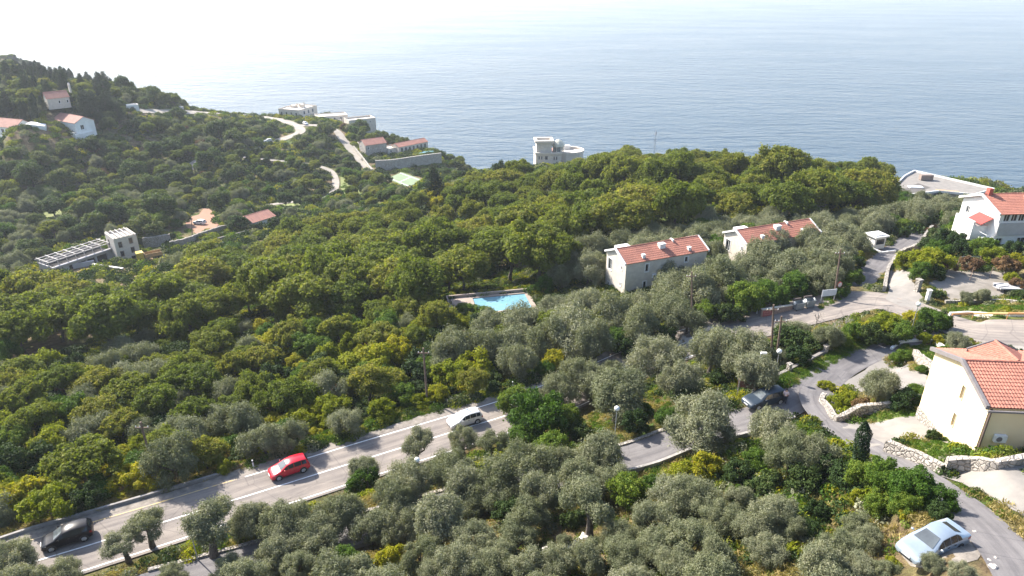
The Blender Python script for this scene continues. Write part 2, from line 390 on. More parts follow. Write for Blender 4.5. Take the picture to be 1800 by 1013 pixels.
PAINTY = mat('worn yellow paint', (0.62, 0.44, 0.17), (0.36, 0.31, 0.25), 1.8, 0.8, lo=0.38, hi=0.62)
tag(ribbon('gravel_verge', main_l, 3.1, 4.5, 0.02, A_grav, 0, 0.72, 3, jag=0.2, seed=4), 'pale gravel strip along the far side of the main road', 'verge', kind='structure')
tag(ribbon('main_road', main_l, -3.45, 3.4, 0.045, A_main, nseg=8), 'sun-bleached two-lane main road with white lines', 'road', kind='structure')
tag(ribbon('village_lane', local_l, -1.75, 1.75, 0.028, A_lane, nseg=5), 'narrow grey lane between the olive trees', 'road', kind='structure')
tag(ribbon('downhill_road', down_l, -1.65, 1.65, 0.034, A_lane, nseg=5), 'narrow asphalt road curving past the yellow house', 'road', kind='structure')
tag(ribbon('uphill_lane', lane_l, -1.9, 1.9, 0.032, A_lane, nseg=5), 'short lane leading to the small white gatehouse', 'road', kind='structure')
k = len(main_l)
tag(ribbon('centre_line_marking', main_l, -0.075, 0.075, 0.053, PAINT, 0, 0.62, 1), 'white centre line of the main road', 'road marking', kind='structure')
tag(ribbon('far_edge_marking', main_l, 2.98, 3.12, 0.053, PAINT, 0.20, 0.62, 1), 'white line on the far edge of the main road', 'road marking', kind='structure')
tag(ribbon('faded_edge_marking', main_l, 2.98, 3.12, 0.053, PAINTY, 0.0, 0.195, 1), 'worn yellowish edge line at the left end of the main road', 'road marking', kind='structure')
tag(ribbon('near_edge_marking', main_l, -3.12, -2.98, 0.053, PAINT, 0, 0.62, 1), 'white line on the near edge of the main road', 'road marking', kind='structure')
YI = float(np.argmin(((main_l[:, :2] - P(6, 955, 46.6)[:2]) ** 2).sum(1))) / (len(main_l) - 1)
tag(ribbon('yellow_patch_marking', main_l, 1.55, 2.45, 0.052, PAINTY, YI, YI + 0.009, 1), 'worn yellow paint patch on the main road beyond the black car', 'road marking', kind='structure')

def drape(name, poly, dz, m, sub=0.45, label=None, cat='paving', kind='structure', zf=None):
    """paving laid on the terrain inside a ground polygon"""
    bm = bmesh.new(); vs = [bm.verts.new((p[0], p[1], 0)) for p in poly]; bm.faces.new(vs)
    bmesh.ops.triangulate(bm, faces=bm.faces[:])
    for _ in range(9):
        e = [e for e in bm.edges if e.calc_length() > sub]
        if not e: break
        bmesh.ops.subdivide_edges(bm, edges=e, cuts=1); bmesh.ops.triangulate(bm, faces=bm.faces[:])
    for v in bm.verts: v.co.z = (float(H(v.co.x, v.co.y)) if zf is None else zf) + dz + 0.03
    bm.normal_update()
    for f in bm.faces:
        if f.normal.z < 0: f.normal_flip()
    me = bpy.data.meshes.new(name); bm.to_mesh(me); bm.free(); me.materials.append(m)
    for p in me.polygons: p.use_smooth = True
    o = bpy.data.objects.new(name, me); COL.objects.link(o)
    return tag(o, label, cat, kind=kind)
def gpoly(pts): return [gpt(u, v) for u, v in pts]
CONC = mat('pale concrete', (0.24, 0.218, 0.196), (0.18, 0.166, 0.152), 0.7, 0.9, 0.2, bscale=6, lo=0.3, hi=0.62)
DIRT = mat('trodden dirt', (0.28, 0.25, 0.22), (0.18, 0.16, 0.135), 0.5, 0.95, 0.5, bscale=5)
REDS = mat('red bare earth', (0.34, 0.16, 0.10), (0.24, 0.15, 0.10), 0.4, 0.95, 0.6)
drape('forecourt', gpoly([(1482, 674), (1520, 653), (1532, 641), (1546, 633), (1569, 640), (1598, 648), (1640, 667), (1640, 702), (1615, 707), (1560, 690), (1530, 700), (1500, 695)]), 0.045, CONC, label='pale concrete forecourt in front of the yellow house')
drape('driveway', gpoly([(1478, 750), (1511, 744), (1556, 743), (1640, 729), (1642, 752), (1667, 765), (1690, 785), (1584, 773), (1556, 783), (1508, 792), (1492, 772)]), 0.045, CONC, label='pale concrete driveway leading to the yellow house wall')
drape('concrete_yard', gpoly([(1645, 836), (1700, 828), (1800, 822), (1850, 830), (1860, 960), (1800, 912), (1742, 880), (1692, 853)]), 0.045, CONC, label='broad pale concrete yard below the stone wall')
drape('concrete_strip', gpoly([(1714, 598), (1760, 594), (1900, 592), (1900, 640), (1795, 628), (1735, 612)]), 0.04, CONC, label='light concrete strip beside the road behind the yellow house')
drape('gate_apron', gpoly([(1561, 474), (1584, 470), (1600, 478), (1603, 497), (1612, 513), (1629, 530), (1612, 546), (1590, 543), (1556, 528), (1562, 513), (1560, 490)]), 0.075, CONC, label='light paved apron beside the stone lane wall')
drape('dirt_yard', gpoly([(1655, 476), (1684, 472), (1747, 472), (1766, 478), (1784, 496), (1800, 506), (1770, 512), (1757, 524), (1667, 529), (1656, 527), (1644, 507), (1632, 502), (1636, 492)]), 0.01, DIRT, label='open trodden dirt yard with thin poles')
drape('gravel_patch', gpoly([(1180, 606), (1235, 578), (1300, 560), (1340, 553), (1345, 575), (1290, 592), (1230, 606)]), 0.0, A_grav, label='sandy gravel shoulder under the brick wall')
drape('gravel_bay', gpoly([(1585, 978), (1600, 955), (1650, 930), (1700, 918), (1728, 938), (1738, 958), (1718, 985), (1680, 998), (1640, 1003), (1600, 998)]), -0.005, A_grav, label='gravel parking bay under the silver saloon')
drape('garden_path', gpoly([(1622, 408), (1636, 404), (1660, 393), (1668, 398), (1647, 420), (1640, 436), (1626, 438), (1628, 420)]), 0.05, CONC, label='narrow concrete path climbing beside the ivy wall')
drape('earth_cut', gpoly([(325, 385), (350, 378), (362, 362), (372, 372), (385, 395), (375, 408), (345, 412), (328, 400)]), 0.08, REDS, 1.5, label='bare reddish earth track near the white house')
ct = MB().prism(COURT if np.cross(np.append(COURT[1] - COURT[0], 0), np.append(COURT[2] - COURT[1], 0))[2] > 0 else COURT[::-1], CAMZ - 84.2, CAMZ - 83.4).build('tennis_court', mat('court green', (0.20, 0.26, 0.15), (0.17, 0.22, 0.13), 0.2, 0.9))
tag(ct, 'pale green tennis court below the terraced villas', 'court', kind='structure')
cc = [COURT[0] * (1 - t) + COURT[1] * t for t in (.12, .88)] + [COURT[3] * (1 - t) + COURT[2] * t for t in (.12, .88)]
mk = MB()
for p0, p1 in ((cc[0], cc[2]), (cc[1], cc[3]), ((cc[0] + cc[2]) / 2, (cc[1] + cc[3]) / 2)):
    e = unit(p1 - p0); n_ = np.array([-e[1], e[0]]) * .14; mk.add([(*(p0 - n_), CAMZ - 83.39), (*(p1 - n_), CAMZ - 83.39), (*(p1 + n_), CAMZ - 83.39), (*(p0 + n_), CAMZ - 83.39)], [(0, 1, 2, 3)])
tag(mk.build('court_line_marking', PAINT), 'white lines of the tennis court', 'marking', kind='structure')
TRACK = mat('pale dirt road', (0.33, 0.295, 0.255), (0.25, 0.22, 0.185), 0.3, 0.95)
def track(name, pts, hw, label):
    g = [gpt(u, v) for u, v in pts]; l = spline(g, 2.0); l[:, 2] = H(l[:, 0], l[:, 1])
    o = ribbon(name, l, -hw, hw, 0.25, TRACK, nseg=3)
    me = o.data; co = np.zeros(len(me.vertices) * 3); me.vertices.foreach_get('co', co); co = co.reshape(-1, 3)
    co[:, 2] = H(co[:, 0], co[:, 1]) + 0.22; me.vertices.foreach_set('co', co.ravel().astype(np.float32)); me.update()
    return tag(o, label, 'road', kind='structure'), l
tr1 = track('coast_road', [(235, 196), (330, 198), (385, 200), (440, 203), (490, 211), (520, 222), (528, 233), (505, 243), (480, 250)], 2.6, 'pale coast road leading out to the headland villa')
tr2 = track('villa_road', [(520, 222), (560, 222), (590, 230), (600, 243), (612, 258), (640, 290), (655, 305)], 2.2, 'pale road descending past the terraced villas')
tr3 = track('valley_track', [(335, 300), (345, 285), (395, 275), (470, 282), (540, 290), (578, 300), (590, 318), (585, 340), (560, 352), (520, 356), (470, 362), (430, 372)], 1.5, 'winding dirt track through the valley')

LAWN = mat('lawn ground', (0.10, 0.15, 0.03), (0.16, 0.15, 0.06), 1.2, 0.95, 0.5)
LAWNS = [gpoly(q) for q in ([(1578, 782), (1640, 773), (1665, 769), (1690, 803), (1655, 818), (1600, 797)], [(1364, 668), (1450, 625), (1500, 599), (1560, 590), (1566, 595), (1500, 620), (1415, 668), (1385, 683)],
    [(1472, 747), (1556, 724), (1638, 707), (1638, 728), (1556, 741), (1500, 745)], [(1562, 626), (1590, 609), (1655, 609), (1668, 624), (1640, 638), (1612, 632)], [(1666, 541), (1800, 539), (1800, 549), (1672, 551)], [(1440, 546), (1450, 520), (1480, 514), (1478, 528)])]
for q, lb in zip(LAWNS, ('small walled lawn beside the yellow house', 'green verge between the roadside wall and the bend', 'strip of grass below the planter wall', 'little lawn inside the white curb', 'grass strip under the dirt yard wall', 'patch of grass by the white notice board')): drape('lawn', q, 0.03, LAWN, 0.6, lb, 'lawn')

MEADOW = mat('meadow grass', (0.20, 0.22, 0.07), (0.12, 0.15, 0.04), 0.3, 0.95, 0.5)
for q, lb in (([(48, 330), (100, 322), (128, 350), (110, 392), (62, 388)], 'sunny grass terraces among the olives on the far left'), ([(480, 352), (530, 348), (540, 372), (490, 378)], 'small meadow below the valley track'), ([(598, 305), (640, 315), (655, 345), (600, 350)], 'green meadow right of the track bend'), ([(790, 290), (812, 296), (815, 325), (788, 318)], 'grassy slope above the shore beyond the court')): drape('meadow', gpoly(q), 0.02, MEADOW, 2.0, lb, 'meadow')
# ------------------------------------------------------------------ places where no plant grows
def corridor(line, half, s0=0.0, s1=1.0, left=None, right=None):
    n = len(line); l = line[int(s0 * (n - 1)):int(s1 * (n - 1)) + 1:3]; t = np.gradient(l[:, :2], axis=0); t /= np.linalg.norm(t, axis=1)[:, None] + 1e-9
    nn = np.stack([-t[:, 1], t[:, 0]], 1)
    return list(l[:, :2] + nn * (left if left is not None else half)) + list((l[:, :2] - nn * (right if right is not None else half))[::-1])
EXC, EXC_G = [], []
def keep_off(poly, mgn=0.3, grass=True):
    poly = [np.array(q[:2], float) for q in poly]; EXC.append((poly, mgn))
    if grass: EXC_G.append((poly, mgn))
keep_off(corridor(main_l, 4.4)); keep_off(corridor(local_l, 1.8)); keep_off(corridor(down_l, 1.8)); keep_off(corridor(lane_l, 2.0))
for t_, w_ in ((tr1, 3.6), (tr2, 3.2), (tr3, 2.6)): keep_off(corridor(t_[1], w_))
for nm in ('forecourt', 'driveway', 'concrete_yard', 'concrete_strip', 'gate_apron', 'dirt_yard', 'gravel_patch', 'gravel_bay', 'garden_path', 'earth_cut', 'tennis_court'): pass
for pts in ([(1482, 674), (1532, 641), (1546, 633), (1640, 667), (1640, 702), (1560, 690), (1500, 695)], [(1478, 750), (1511, 744), (1640, 729), (1690, 785), (1584, 773), (1556, 783), (1508, 792)],
            [(1645, 836), (1800, 822), (1860, 960), (1742, 880)], [(1714, 598), (1900, 592), (1900, 640), (1735, 612)], [(1561, 474), (1600, 478), (1629, 530), (1590, 543), (1556, 528)],
            [(1655, 476), (1766, 478), (1800, 506), (1757, 524), (1667, 529), (1632, 502)], [(1180, 606), (1300, 560), (1345, 575), (1230, 606)], [(1600, 965), (1650, 930), (1700, 915), (1735, 940), (1722, 985)],
            [(672, 318), (712, 303), (748, 318), (722, 333), (697, 329)], [(325, 385), (362, 362), (385, 395), (375, 408), (345, 412)], [(1622, 408), (1660, 393), (1647, 420), (1628, 436)], [(1380, 690), (1410, 665), (1450, 680), (1440, 740), (1390, 735)]):
    keep_off([gpt(u, v) for u, v in pts])
keep_off(foot(POOL_C, POOL_A, 14.5, 7.4), 0.6)
# ------------------------------------------------------------------ buildings
STUCCO = mat('white stucco', (0.78, 0.77, 0.74), (0.68, 0.66, 0.63), 0.5, 0.9, 0.15, bscale=20)
WHITE = mat('white painted trim', (0.80, 0.79, 0.77), (0.70, 0.69, 0.67), 1.5, 0.75)
LIME = mat('pale limestone wall', (0.63, 0.565, 0.485), (0.53, 0.47, 0.40), 1.4, 0.9, 0.3, bscale=5)
CREAM = mat('cream stucco', (0.84, 0.68, 0.42), (0.78, 0.62, 0.38), 0.4, 0.9, 0.15, bscale=20)
GREYW = mat('grey render', (0.46, 0.45, 0.45), (0.36, 0.35, 0.35), 0.6, 0.9, 0.1)
BROWNP = mat('brown metal', (0.16, 0.11, 0.09), None, 2, 0.5)
GREYT = mat('dark grey trim', (0.20, 0.18, 0.18), None, 2, 0.7)
def stone_mat(name, c1, c2, mortar, scale):
    m, nt, b = nodes_of(name)
    tc = N(nt, 'ShaderNodeTexCoord'); v = N(nt, 'ShaderNodeTexVoronoi', feature='DISTANCE_TO_EDGE'); v.inputs['Scale'].default_value = scale
    nz = N(nt, 'ShaderNodeTexNoise'); nz.inputs['Scale'].default_value = 2.5; nt.links.new(tc.outputs['Object'], nz.inputs['Vector'])
    mx = mixc(nt, 0.12, tc.outputs['Object'], nz.outputs['Color']); nt.links.new(mx, v.inputs['Vector'])
    v2 = N(nt, 'ShaderNodeTexVoronoi'); v2.inputs['Scale'].default_value = scale; nt.links.new(mx, v2.inputs['Vector'])
    sp = N(nt, 'ShaderNodeSeparateColor'); nt.links.new(v2.outputs['Color'], sp.inputs[0])
    col = mixc(nt, ramp(nt, v.outputs['Distance'], [(0.03, (0, 0, 0)), (0.09, (1, 1, 1))]), mortar, mixc(nt, sp.outputs[0], c1, c2))
    nt.links.new(col, b.inputs['Base Color']); b.inputs['Roughness'].default_value = 0.95
    bump(nt, b, ramp(nt, v.outputs['Distance'], [(0.0, (0, 0, 0)), (0.16, (1, 1, 1))]), 0.9, 0.06); return m
STONE = stone_mat('rubble stone', (0.45, 0.41, 0.365), (0.29, 0.26, 0.23), (0.18, 0.16, 0.135), 3.2)
STONE_S = stone_mat('coursed ashlar', (0.44, 0.41, 0.365), (0.34, 0.31, 0.275), (0.26, 0.235, 0.205), 1.6)
def tile_mat(name, c1, c2, c3):
    m, nt, b = nodes_of(name)
    n1 = noise(nt, 4.5, 4, 0.8, world=False); n2 = noise(nt, 0.5, 3, 0.6, world=False)
    c = ramp(nt, n1, [(0.3, c3), (0.5, c2), (0.66, c1)]); c = mixc(nt, 1.0, c, ramp(nt, n2, [(0.3, (0.82, 0.80, 0.80)), (0.7, (1.1, 1.08, 1.05))]), 'MULTIPLY')
    nt.links.new(c, b.inputs['Base Color']); b.inputs['Roughness'].default_value = 0.8; return m
TILE = tile_mat('terracotta tiles', (0.47, 0.215, 0.155), (0.385, 0.155, 0.108), (0.26, 0.10, 0.074))
m, nt, b = nodes_of('window glass'); b.inputs['Base Color'].default_value = (0.02, 0.026, 0.032, 1); b.inputs['Roughness'].default_value = 0.06; b.inputs['IOR'].default_value = 1.5; GLASS = m
m, nt, b = nodes_of('pool water'); nt.links.new(ramp(nt, noise(nt, 1.2, 3), [(0.3, (0.15, 0.32, 0.40)), (0.7, (0.20, 0.38, 0.46))]), b.inputs['Base Color']); b.inputs['Roughness'].default_value = 0.05; bump(nt, b, noise(nt, 2.5, 3), 0.06, 0.03); POOLW = m
DARKIN = mat('painted interior shade', (0.05, 0.045, 0.042), None, 2, 0.95)
def panel(mb, o, d, L, z0, z1, wins, dep=0.16):
    """wall with real window openings; wins: (x, z, w, h) from the panel's start, z from the same zero as z0"""
    n = np.array([d[1], -d[0]]); o = np.array(o); d = np.array(d)
    xs = sorted({0.0, L, *[w[0] for w in wins], *[w[0] + w[2] for w in wins]}); zs = sorted({z0, z1, *[w[1] for w in wins], *[w[1] + w[3] for w in wins]})
    def q(x, z, k=0.0): p = o + d * x - n * k; return (p[0], p[1], z)
    for i in range(len(xs) - 1):
        for j in range(len(zs) - 1):
            cx, cz = (xs[i] + xs[i + 1]) / 2, (zs[j] + zs[j + 1]) / 2
            if any(w[0] < cx < w[0] + w[2] and w[1] < cz < w[1] + w[3] for w in wins): continue
            mb.add([q(xs[i], zs[j]), q(xs[i + 1], zs[j]), q(xs[i + 1], zs[j + 1]), q(xs[i], zs[j + 1])], [(0, 1, 2, 3)])
    for (x, z, w, h) in wins:
        a = [q(x, z), q(x + w, z), q(x + w, z + h), q(x, z + h)]; bk = [q(x, z, dep), q(x + w, z, dep), q(x + w, z + h, dep), q(x, z + h, dep)]
        mb.add(a + bk, [(0, 4, 5, 1), (1, 5, 6, 2), (2, 6, 7, 3), (3, 7, 4, 0)])
def window(parent, o, d, w4, fm, dep=0.16, surround=0.10, pane=None, name='window', mull=True, glass=None):
    x, z, w, h = w4; n = np.array([d[1], -d[0]]); o = np.array(o); d = np.array(d); mb = MB()
    def bar(x0, x1, z0, z1, k0, k1):
        vs = []
        for k in (k0, k1):
            for (a, c) in ((x0, z0), (x1, z0), (x1, z1), (x0, z1)): p = o + d * a + n * k; vs.append((p[0], p[1], c))
        mb.add(vs, [(0, 1, 2, 3), (7, 6, 5, 4), (0, 4, 5, 1), (1, 5, 6, 2), (2, 6, 7, 3), (3, 7, 4, 0)])
    s = surround
    if s:
        bar(x - s, x, z - s, z + h + s, -0.02, 0.04); bar(x + w, x + w + s, z - s, z + h + s, -0.02, 0.04); bar(x, x + w, z + h, z + h + s, -0.02, 0.038); bar(x - .03, x + w + .03, z - s, z, -0.02, 0.07)
    f = 0.05
    bar(x, x + f, z, z + h, -dep, -dep + 0.05); bar(x + w - f, x + w, z, z + h, -dep, -dep + 0.05); bar(x + f, x + w - f, z, z + f, -dep, -dep + 0.05); bar(x + f, x + w - f, z + h - f, z + h, -dep, -dep + 0.05)
    if mull and w > 0.7: bar(x + w / 2 - 0.03, x + w / 2 + 0.03, z + f, z + h - f, -dep, -dep + 0.045)
    wo = mb.build(name, fm, parent)
    p = [o + d * a - n * (dep - 0.012) for a in (x, x + w)]
    MB().add([(p[0][0], p[0][1], z), (p[1][0], p[1][1], z), (p[1][0], p[1][1], z + h), (p[0][0], p[0][1], z + h)], [(0, 1, 2, 3)]).build('pane', glass or GLASS, wo)
    return wo
def tiles(name, e0, e1, r0, r1, m, parent, colw=0.24, rowh=0.36, amp=0.045, thick=0.09):
    """one slope of barrel tiles between an eave e0-e1 and a ridge r0-r1"""
    e0, e1, r0, r1 = (np.array(q, float) for q in (e0, e1, r0, r1)); nrm = np.cross(e1 - e0, r0 - e0); nrm /= np.linalg.norm(nrm)
    if nrm[2] < 0: nrm = -nrm
    nc = max(2, int(np.linalg.norm(e1 - e0) / colw)); nr = max(2, int(np.linalg.norm(r0 - e0) / rowh)); K = 5
    uu = np.linspace(0, 1, nc * K + 1); ph = np.arange(nc * K + 1) / K; prof = np.abs(np.sin(np.pi * ph)) ** 0.8 * amp
    vv, st = [], []
    for i in range(nr): vv += [i / nr, (i + 0.999) / nr]; st += [0.035, 0.0]
    vv = np.array(vv); st = np.array(st); A = e0[None] + (e1 - e0)[None] * uu[:, None]; B = r0[None] + (r1 - r0)[None] * uu[:, None]
    V = A[None] * (1 - vv[:, None, None]) + B[None] * vv[:, None, None] + nrm * (prof[None, :, None] + st[:, None, None])
    ii = np.arange(V.shape[0] * V.shape[1]).reshape(V.shape[:2]); f = np.stack([ii[:-1, :-1], ii[:-1, 1:], ii[1:, 1:], ii[1:, :-1]], -1).reshape(-1, 4)
    k = V.shape[0] * V.shape[1]; sl = np.array([e0, e1, r1, r0] + [q - nrm * thick for q in (e0, e1, r1, r0)])
    F = [tuple(x) for x in f] + [tuple(k + i for i in t) for t in ((7, 6, 5, 4), (0, 4, 5, 1), (1, 5, 6, 2), (2, 6, 7, 3), (3, 7, 4, 0))]
    return mesh_np(name, np.vstack([V.reshape(-1, 3), sl]), F, m, parent)
def ridge(parent, a, b, m, r=0.13):
    mb = MB(); a, b = np.array(a, float), np.array(b, float); n = max(2, int(np.linalg.norm(b - a) / 0.42))
    for i in range(n): mb.tube([a + (b - a) * (i / n), a + (b - a) * ((i + 1.02) / n)], [r * 1.08, r * 0.92], 8)
    return mb.build('ridge_tiles', m, parent)
SIDE = lambda L, D: dict(front=((0, 0), (1, 0), L), right=((L, 0), (0, 1), D), back=((L, D), (-1, 0), L), left=((0, D), (0, -1), D))
def house(name, label, cat, c, ang, L, D, zb, ze, rise=1.4, roof='gable', wins=None, wall=None, rm=None, fm=None, over=0.25, surround=0.10, group=None, trim=None, colw=0.24, rowh=0.36, parapet=0.5, wside=None, axis='x', glass=None):
    """wins[side] = (distance along that wall, height below the eave of the head, width, height)"""
    wall = wall or STUCCO; fm = fm or WHITE; rm = rm or TILE
    h = thing(name, label, cat, (c[0], c[1], zb), ang, group); Z = ze - zb; S = SIDE(L, D); wins = wins or {}
    keep_off(foot(c, ang, L, D), 0.5)
    mb = MB(); W4 = {}
    for s, (o, d, ln) in S.items():
        W4[s] = [(w[0], Z - w[1] - w[3], w[2], w[3]) for w in wins.get(s, [])]; panel(mb, o, d, ln, 0, Z, W4[s])
    if roof == 'gable':
        if axis == 'x':
            mb.add([(0, 0, Z), (0, D, Z), (0, D / 2, Z + rise)], [(0, 2, 1)]); mb.add([(L, 0, Z), (L, D, Z), (L, D / 2, Z + rise)], [(0, 1, 2)])
        else:
            mb.add([(0, 0, Z), (L, 0, Z), (L / 2, 0, Z + rise)], [(0, 1, 2)]); mb.add([(0, D, Z), (L, D, Z), (L / 2, D, Z + rise)], [(0, 2, 1)])
    elif roof == 'flat':
        mb.add([(0.2, 0.2, Z - parapet), (L - 0.2, 0.2, Z - parapet), (L - 0.2, D - 0.2, Z - parapet), (0.2, D - 0.2, Z - parapet)], [(0, 1, 2, 3)])
        for q0, q1 in (((0, 0), (L, 0.2)), ((0, D - 0.2), (L, D)), ((0, 0.2), (0.2, D - 0.2)), ((L - 0.2, 0.2), (L, D - 0.2))):
            mb.box(q0[0] + .003, q1[0] - .003, q0[1] + .003, q1[1] - .003, Z - parapet - 0.02, Z + 0.04)
    wo = mb.build('wall', wall, h)
    for s, (o, d, ln) in S.items():
        for w in W4[s]: window(h, o, d, w, fm, surround=surround, glass=glass)
    if roof == 'gable':
        k = over * rise / ((D if axis == 'x' else L) / 2); t = 0.05
        if axis == 'x':
            r0, r1 = (-over, D / 2, Z + rise + t), (L + over, D / 2, Z + rise + t)
            ro = tiles('roof', (-over, -over, Z - k + t), (L + over, -over, Z - k + t), r0, r1, rm, h, colw, rowh)
            tiles('roof', (L + over, D + over, Z - k + t), (-over, D + over, Z - k + t), r1, r0, rm, h, colw, rowh); ends = ((-over, -1), (L + over, 1))
        else:
            r0, r1 = (L / 2, -over, Z + rise + t), (L / 2, D + over, Z + rise + t)
            ro = tiles('roof', (-over, D + over, Z - k + t), (-over, -over, Z - k + t), r1, r0, rm, h, colw, rowh)
            tiles('roof', (L + over, -over, Z - k + t), (L + over, D + over, Z - k + t), r0, r1, rm, h, colw, rowh)
        ridge(ro, r0, r1, rm)
        if trim and axis == 'x':
            for x, sg in ends:
                tb = MB(); rows = []
                for y, zz in ((-over, Z - k), (D / 2, Z + rise), (D + over, Z - k)): rows.append([(x - 0.06 * sg, y, zz - 0.15), (x + 0.18 * sg, y, zz - 0.15), (x + 0.18 * sg, y, zz + 0.19), (x - 0.06 * sg, y, zz + 0.19)])
                tb.add(rows[0] + rows[1] + rows[2], [(0, 1, 2, 3), (8, 11, 10, 9)] + [(i * 4 + j, i * 4 + 4 + j, i * 4 + 4 + (j + 1) % 4, i * 4 + (j + 1) % 4) for i in (0, 1) for j in range(4)])
                tb.build('verge', trim, h)
    return h
def hp(uL, vL, uR, vR, d):
    a, b = P(uL, vL, d), P(uR, vR, d); e = (b - a)[:2]; return a, math.atan2(e[1], e[0]), float(np.linalg.norm(e)), CAMZ - d
def aircon(parent, x, y, z, face='front'):
    mb = MB().box(x, x + 0.85, y - 0.32, y - 0.03, z, z + 0.6); o = mb.build('air_conditioner', WHITE, parent)
    f = MB(); f.tube([(x + 0.30, y - 0.321, z + 0.3), (x + 0.30, y - 0.345, z + 0.3)], [0.22, 0.2], 14); f.build('fan_grille', GREYT, o); return o
# two stone houses with tiled roofs
def stone_house(c, ang, L, D, ze, label, fw, lw):
    h = house('stone_house', label, 'house', c, ang, L, D, ze - 8.0, ze, 1.45, 'gable', dict(front=fw, left=lw), LIME, TILE, WHITE, 0.2, 0.14, 'tile-roofed stone houses', WHITE, 0.30, 0.42)
    Z = 8.0
    for (x, y, sx, sy, hh, nm) in ((7.4, 1.65, 1.1, 0.8, 0.95, 'chimney'), (3.3, 0.35, 0.5, 0.5, 0.75, 'vent'), (12.3, 0.35, 0.5, 0.5, 0.75, 'vent')):
        zz = Z + 1.45 * y / (D / 2); mb = MB().box(x, x + sx, y, y + sy, zz - 0.2, zz + hh - 0.1).box(x - .06, x + sx + .06, y - .06, y + sy + .06, zz + hh - 0.1, zz + hh); mb.build(nm, WHITE, h)
    MB().box(0.5, 2.9, D / 2 + 0.35, D / 2 + 1.7, Z + 0.2, Z + 1.38).build('roof_terrace', WHITE, h)
    MB().box(10.55, 10.85, D / 2 - 0.55, D / 2 + 0.35, Z + 1.1, Z + 1.72).build('ridge_step', WHITE, h)
    return h
h1 = stone_house(P(1101, 464, 44.1), R(22.2), 15.9, 6.4, CAMZ - 44.1, 'nearer stone house with red tiled roof among the olives',
                 [(3.75, 0.7, 0.62, 1.35), (6.9, 1.75, 0.55, 1.1), (8.2, 1.75, 0.55, 1.1), (11.5, 0.6, 0.6, 0.95), (3.55, 3.8, 0.6, 1.25)], [(0.7, 1.0, 1.2, 2.0), (4.9, 0.95, 0.38, 0.62), (4.8, 3.9, 0.38, 0.62), (0.75, 5.4, 0.6, 1.3)])
aircon(h1, 5.1, 0, 8.0 - 3.3)
stone_house(P(1314, 429, 43.8), R(21.5), 16.0, 6.3, CAMZ - 43.8, 'farther stone house with red tiled roof behind the olives', [(3.75, 0.7, 0.62, 1.2), (8.2, 1.75, 0.55, 1.1)], [(0.7, 1.0, 1.2, 2.0), (4.9, 0.95, 0.38, 0.62)])
# yellow house at the right edge
yc = np.array([35.3, 42.6]); ya = R(-4.2)
yh = house('yellow_house', 'cream yellow house with barrel-tiled roof at the right edge', 'house', yc, ya, 17, 8.3, 77.0, 85.55, 1.35, 'gable', dict(left=[(4.75, 0.5, 0.32, 1.15), (4.75, 3.1, 0.32, 1.15)], front=[(6, 1.0, 1.2, 1.3)]), CREAM, TILE, mat('beige frames', (0.55, 0.48, 0.36)), 0.22, 0.05, None, GREYT, 0.235, 0.34)
aircon(yh, 0.95, 0, 5.5)
MB().tube([(0.12, -0.12, 8.3), (0.12, -0.12, 0.5)], 0.075, 8).build('downpipe', BROWNP, yh)
MB().box(-0.35, 17.3, -0.50, -0.36, 8.25, 8.40).build('gutter', GREYT, yh)
MB().box(-0.09, -0.003, 2.6, 8.3, 0, 2.75).build('stone_plinth', STONE, yh)
dm = MB(); x0, yA, zr = 3.9, 4.2, 8.55 + 1.35
dm.add([(x0 - 1.75, 7.2, zr - 0.75), (x0 + 1.75, 7.2, zr - 0.75), (x0, 7.2, zr + 0.05), (x0 - 1.75, 7.2, zr - 1.6), (x0 + 1.75, 7.2, zr - 1.6)], [(0, 2, 1), (0, 1, 4, 3)])
dg = dm.build('dormer', CREAM, yh)
tiles('dormer_roof', (x0 - 1.95, 7.4, zr - 0.78), (x0 - 1.95, yA, zr - 0.78), (x0, 7.4, zr + 0.12), (x0, yA, zr + 0.12), TILE, dg, 0.235, 0.34)
tiles('dormer_roof', (x0 + 1.95, yA, zr - 0.78), (x0 + 1.95, 7.4, zr - 0.78), (x0, yA, zr + 0.12), (x0, 7.4, zr + 0.12), TILE, dg, 0.235, 0.34)
ridge(dg, (x0, 7.4, zr + 0.14), (x0, yA, zr + 0.14), TILE, 0.12)
MB().box(x0 - 2.0, x0 + 2.0, 7.40, 7.46, zr - 0.95, zr - 0.80).tube([(x0 - 2.0, 7.45, zr - 0.72), (x0, 7.45, zr + 0.2), (x0 + 2.0, 7.45, zr - 0.72)], 0.08, 6).build('dormer_verge', GREYT, dg)
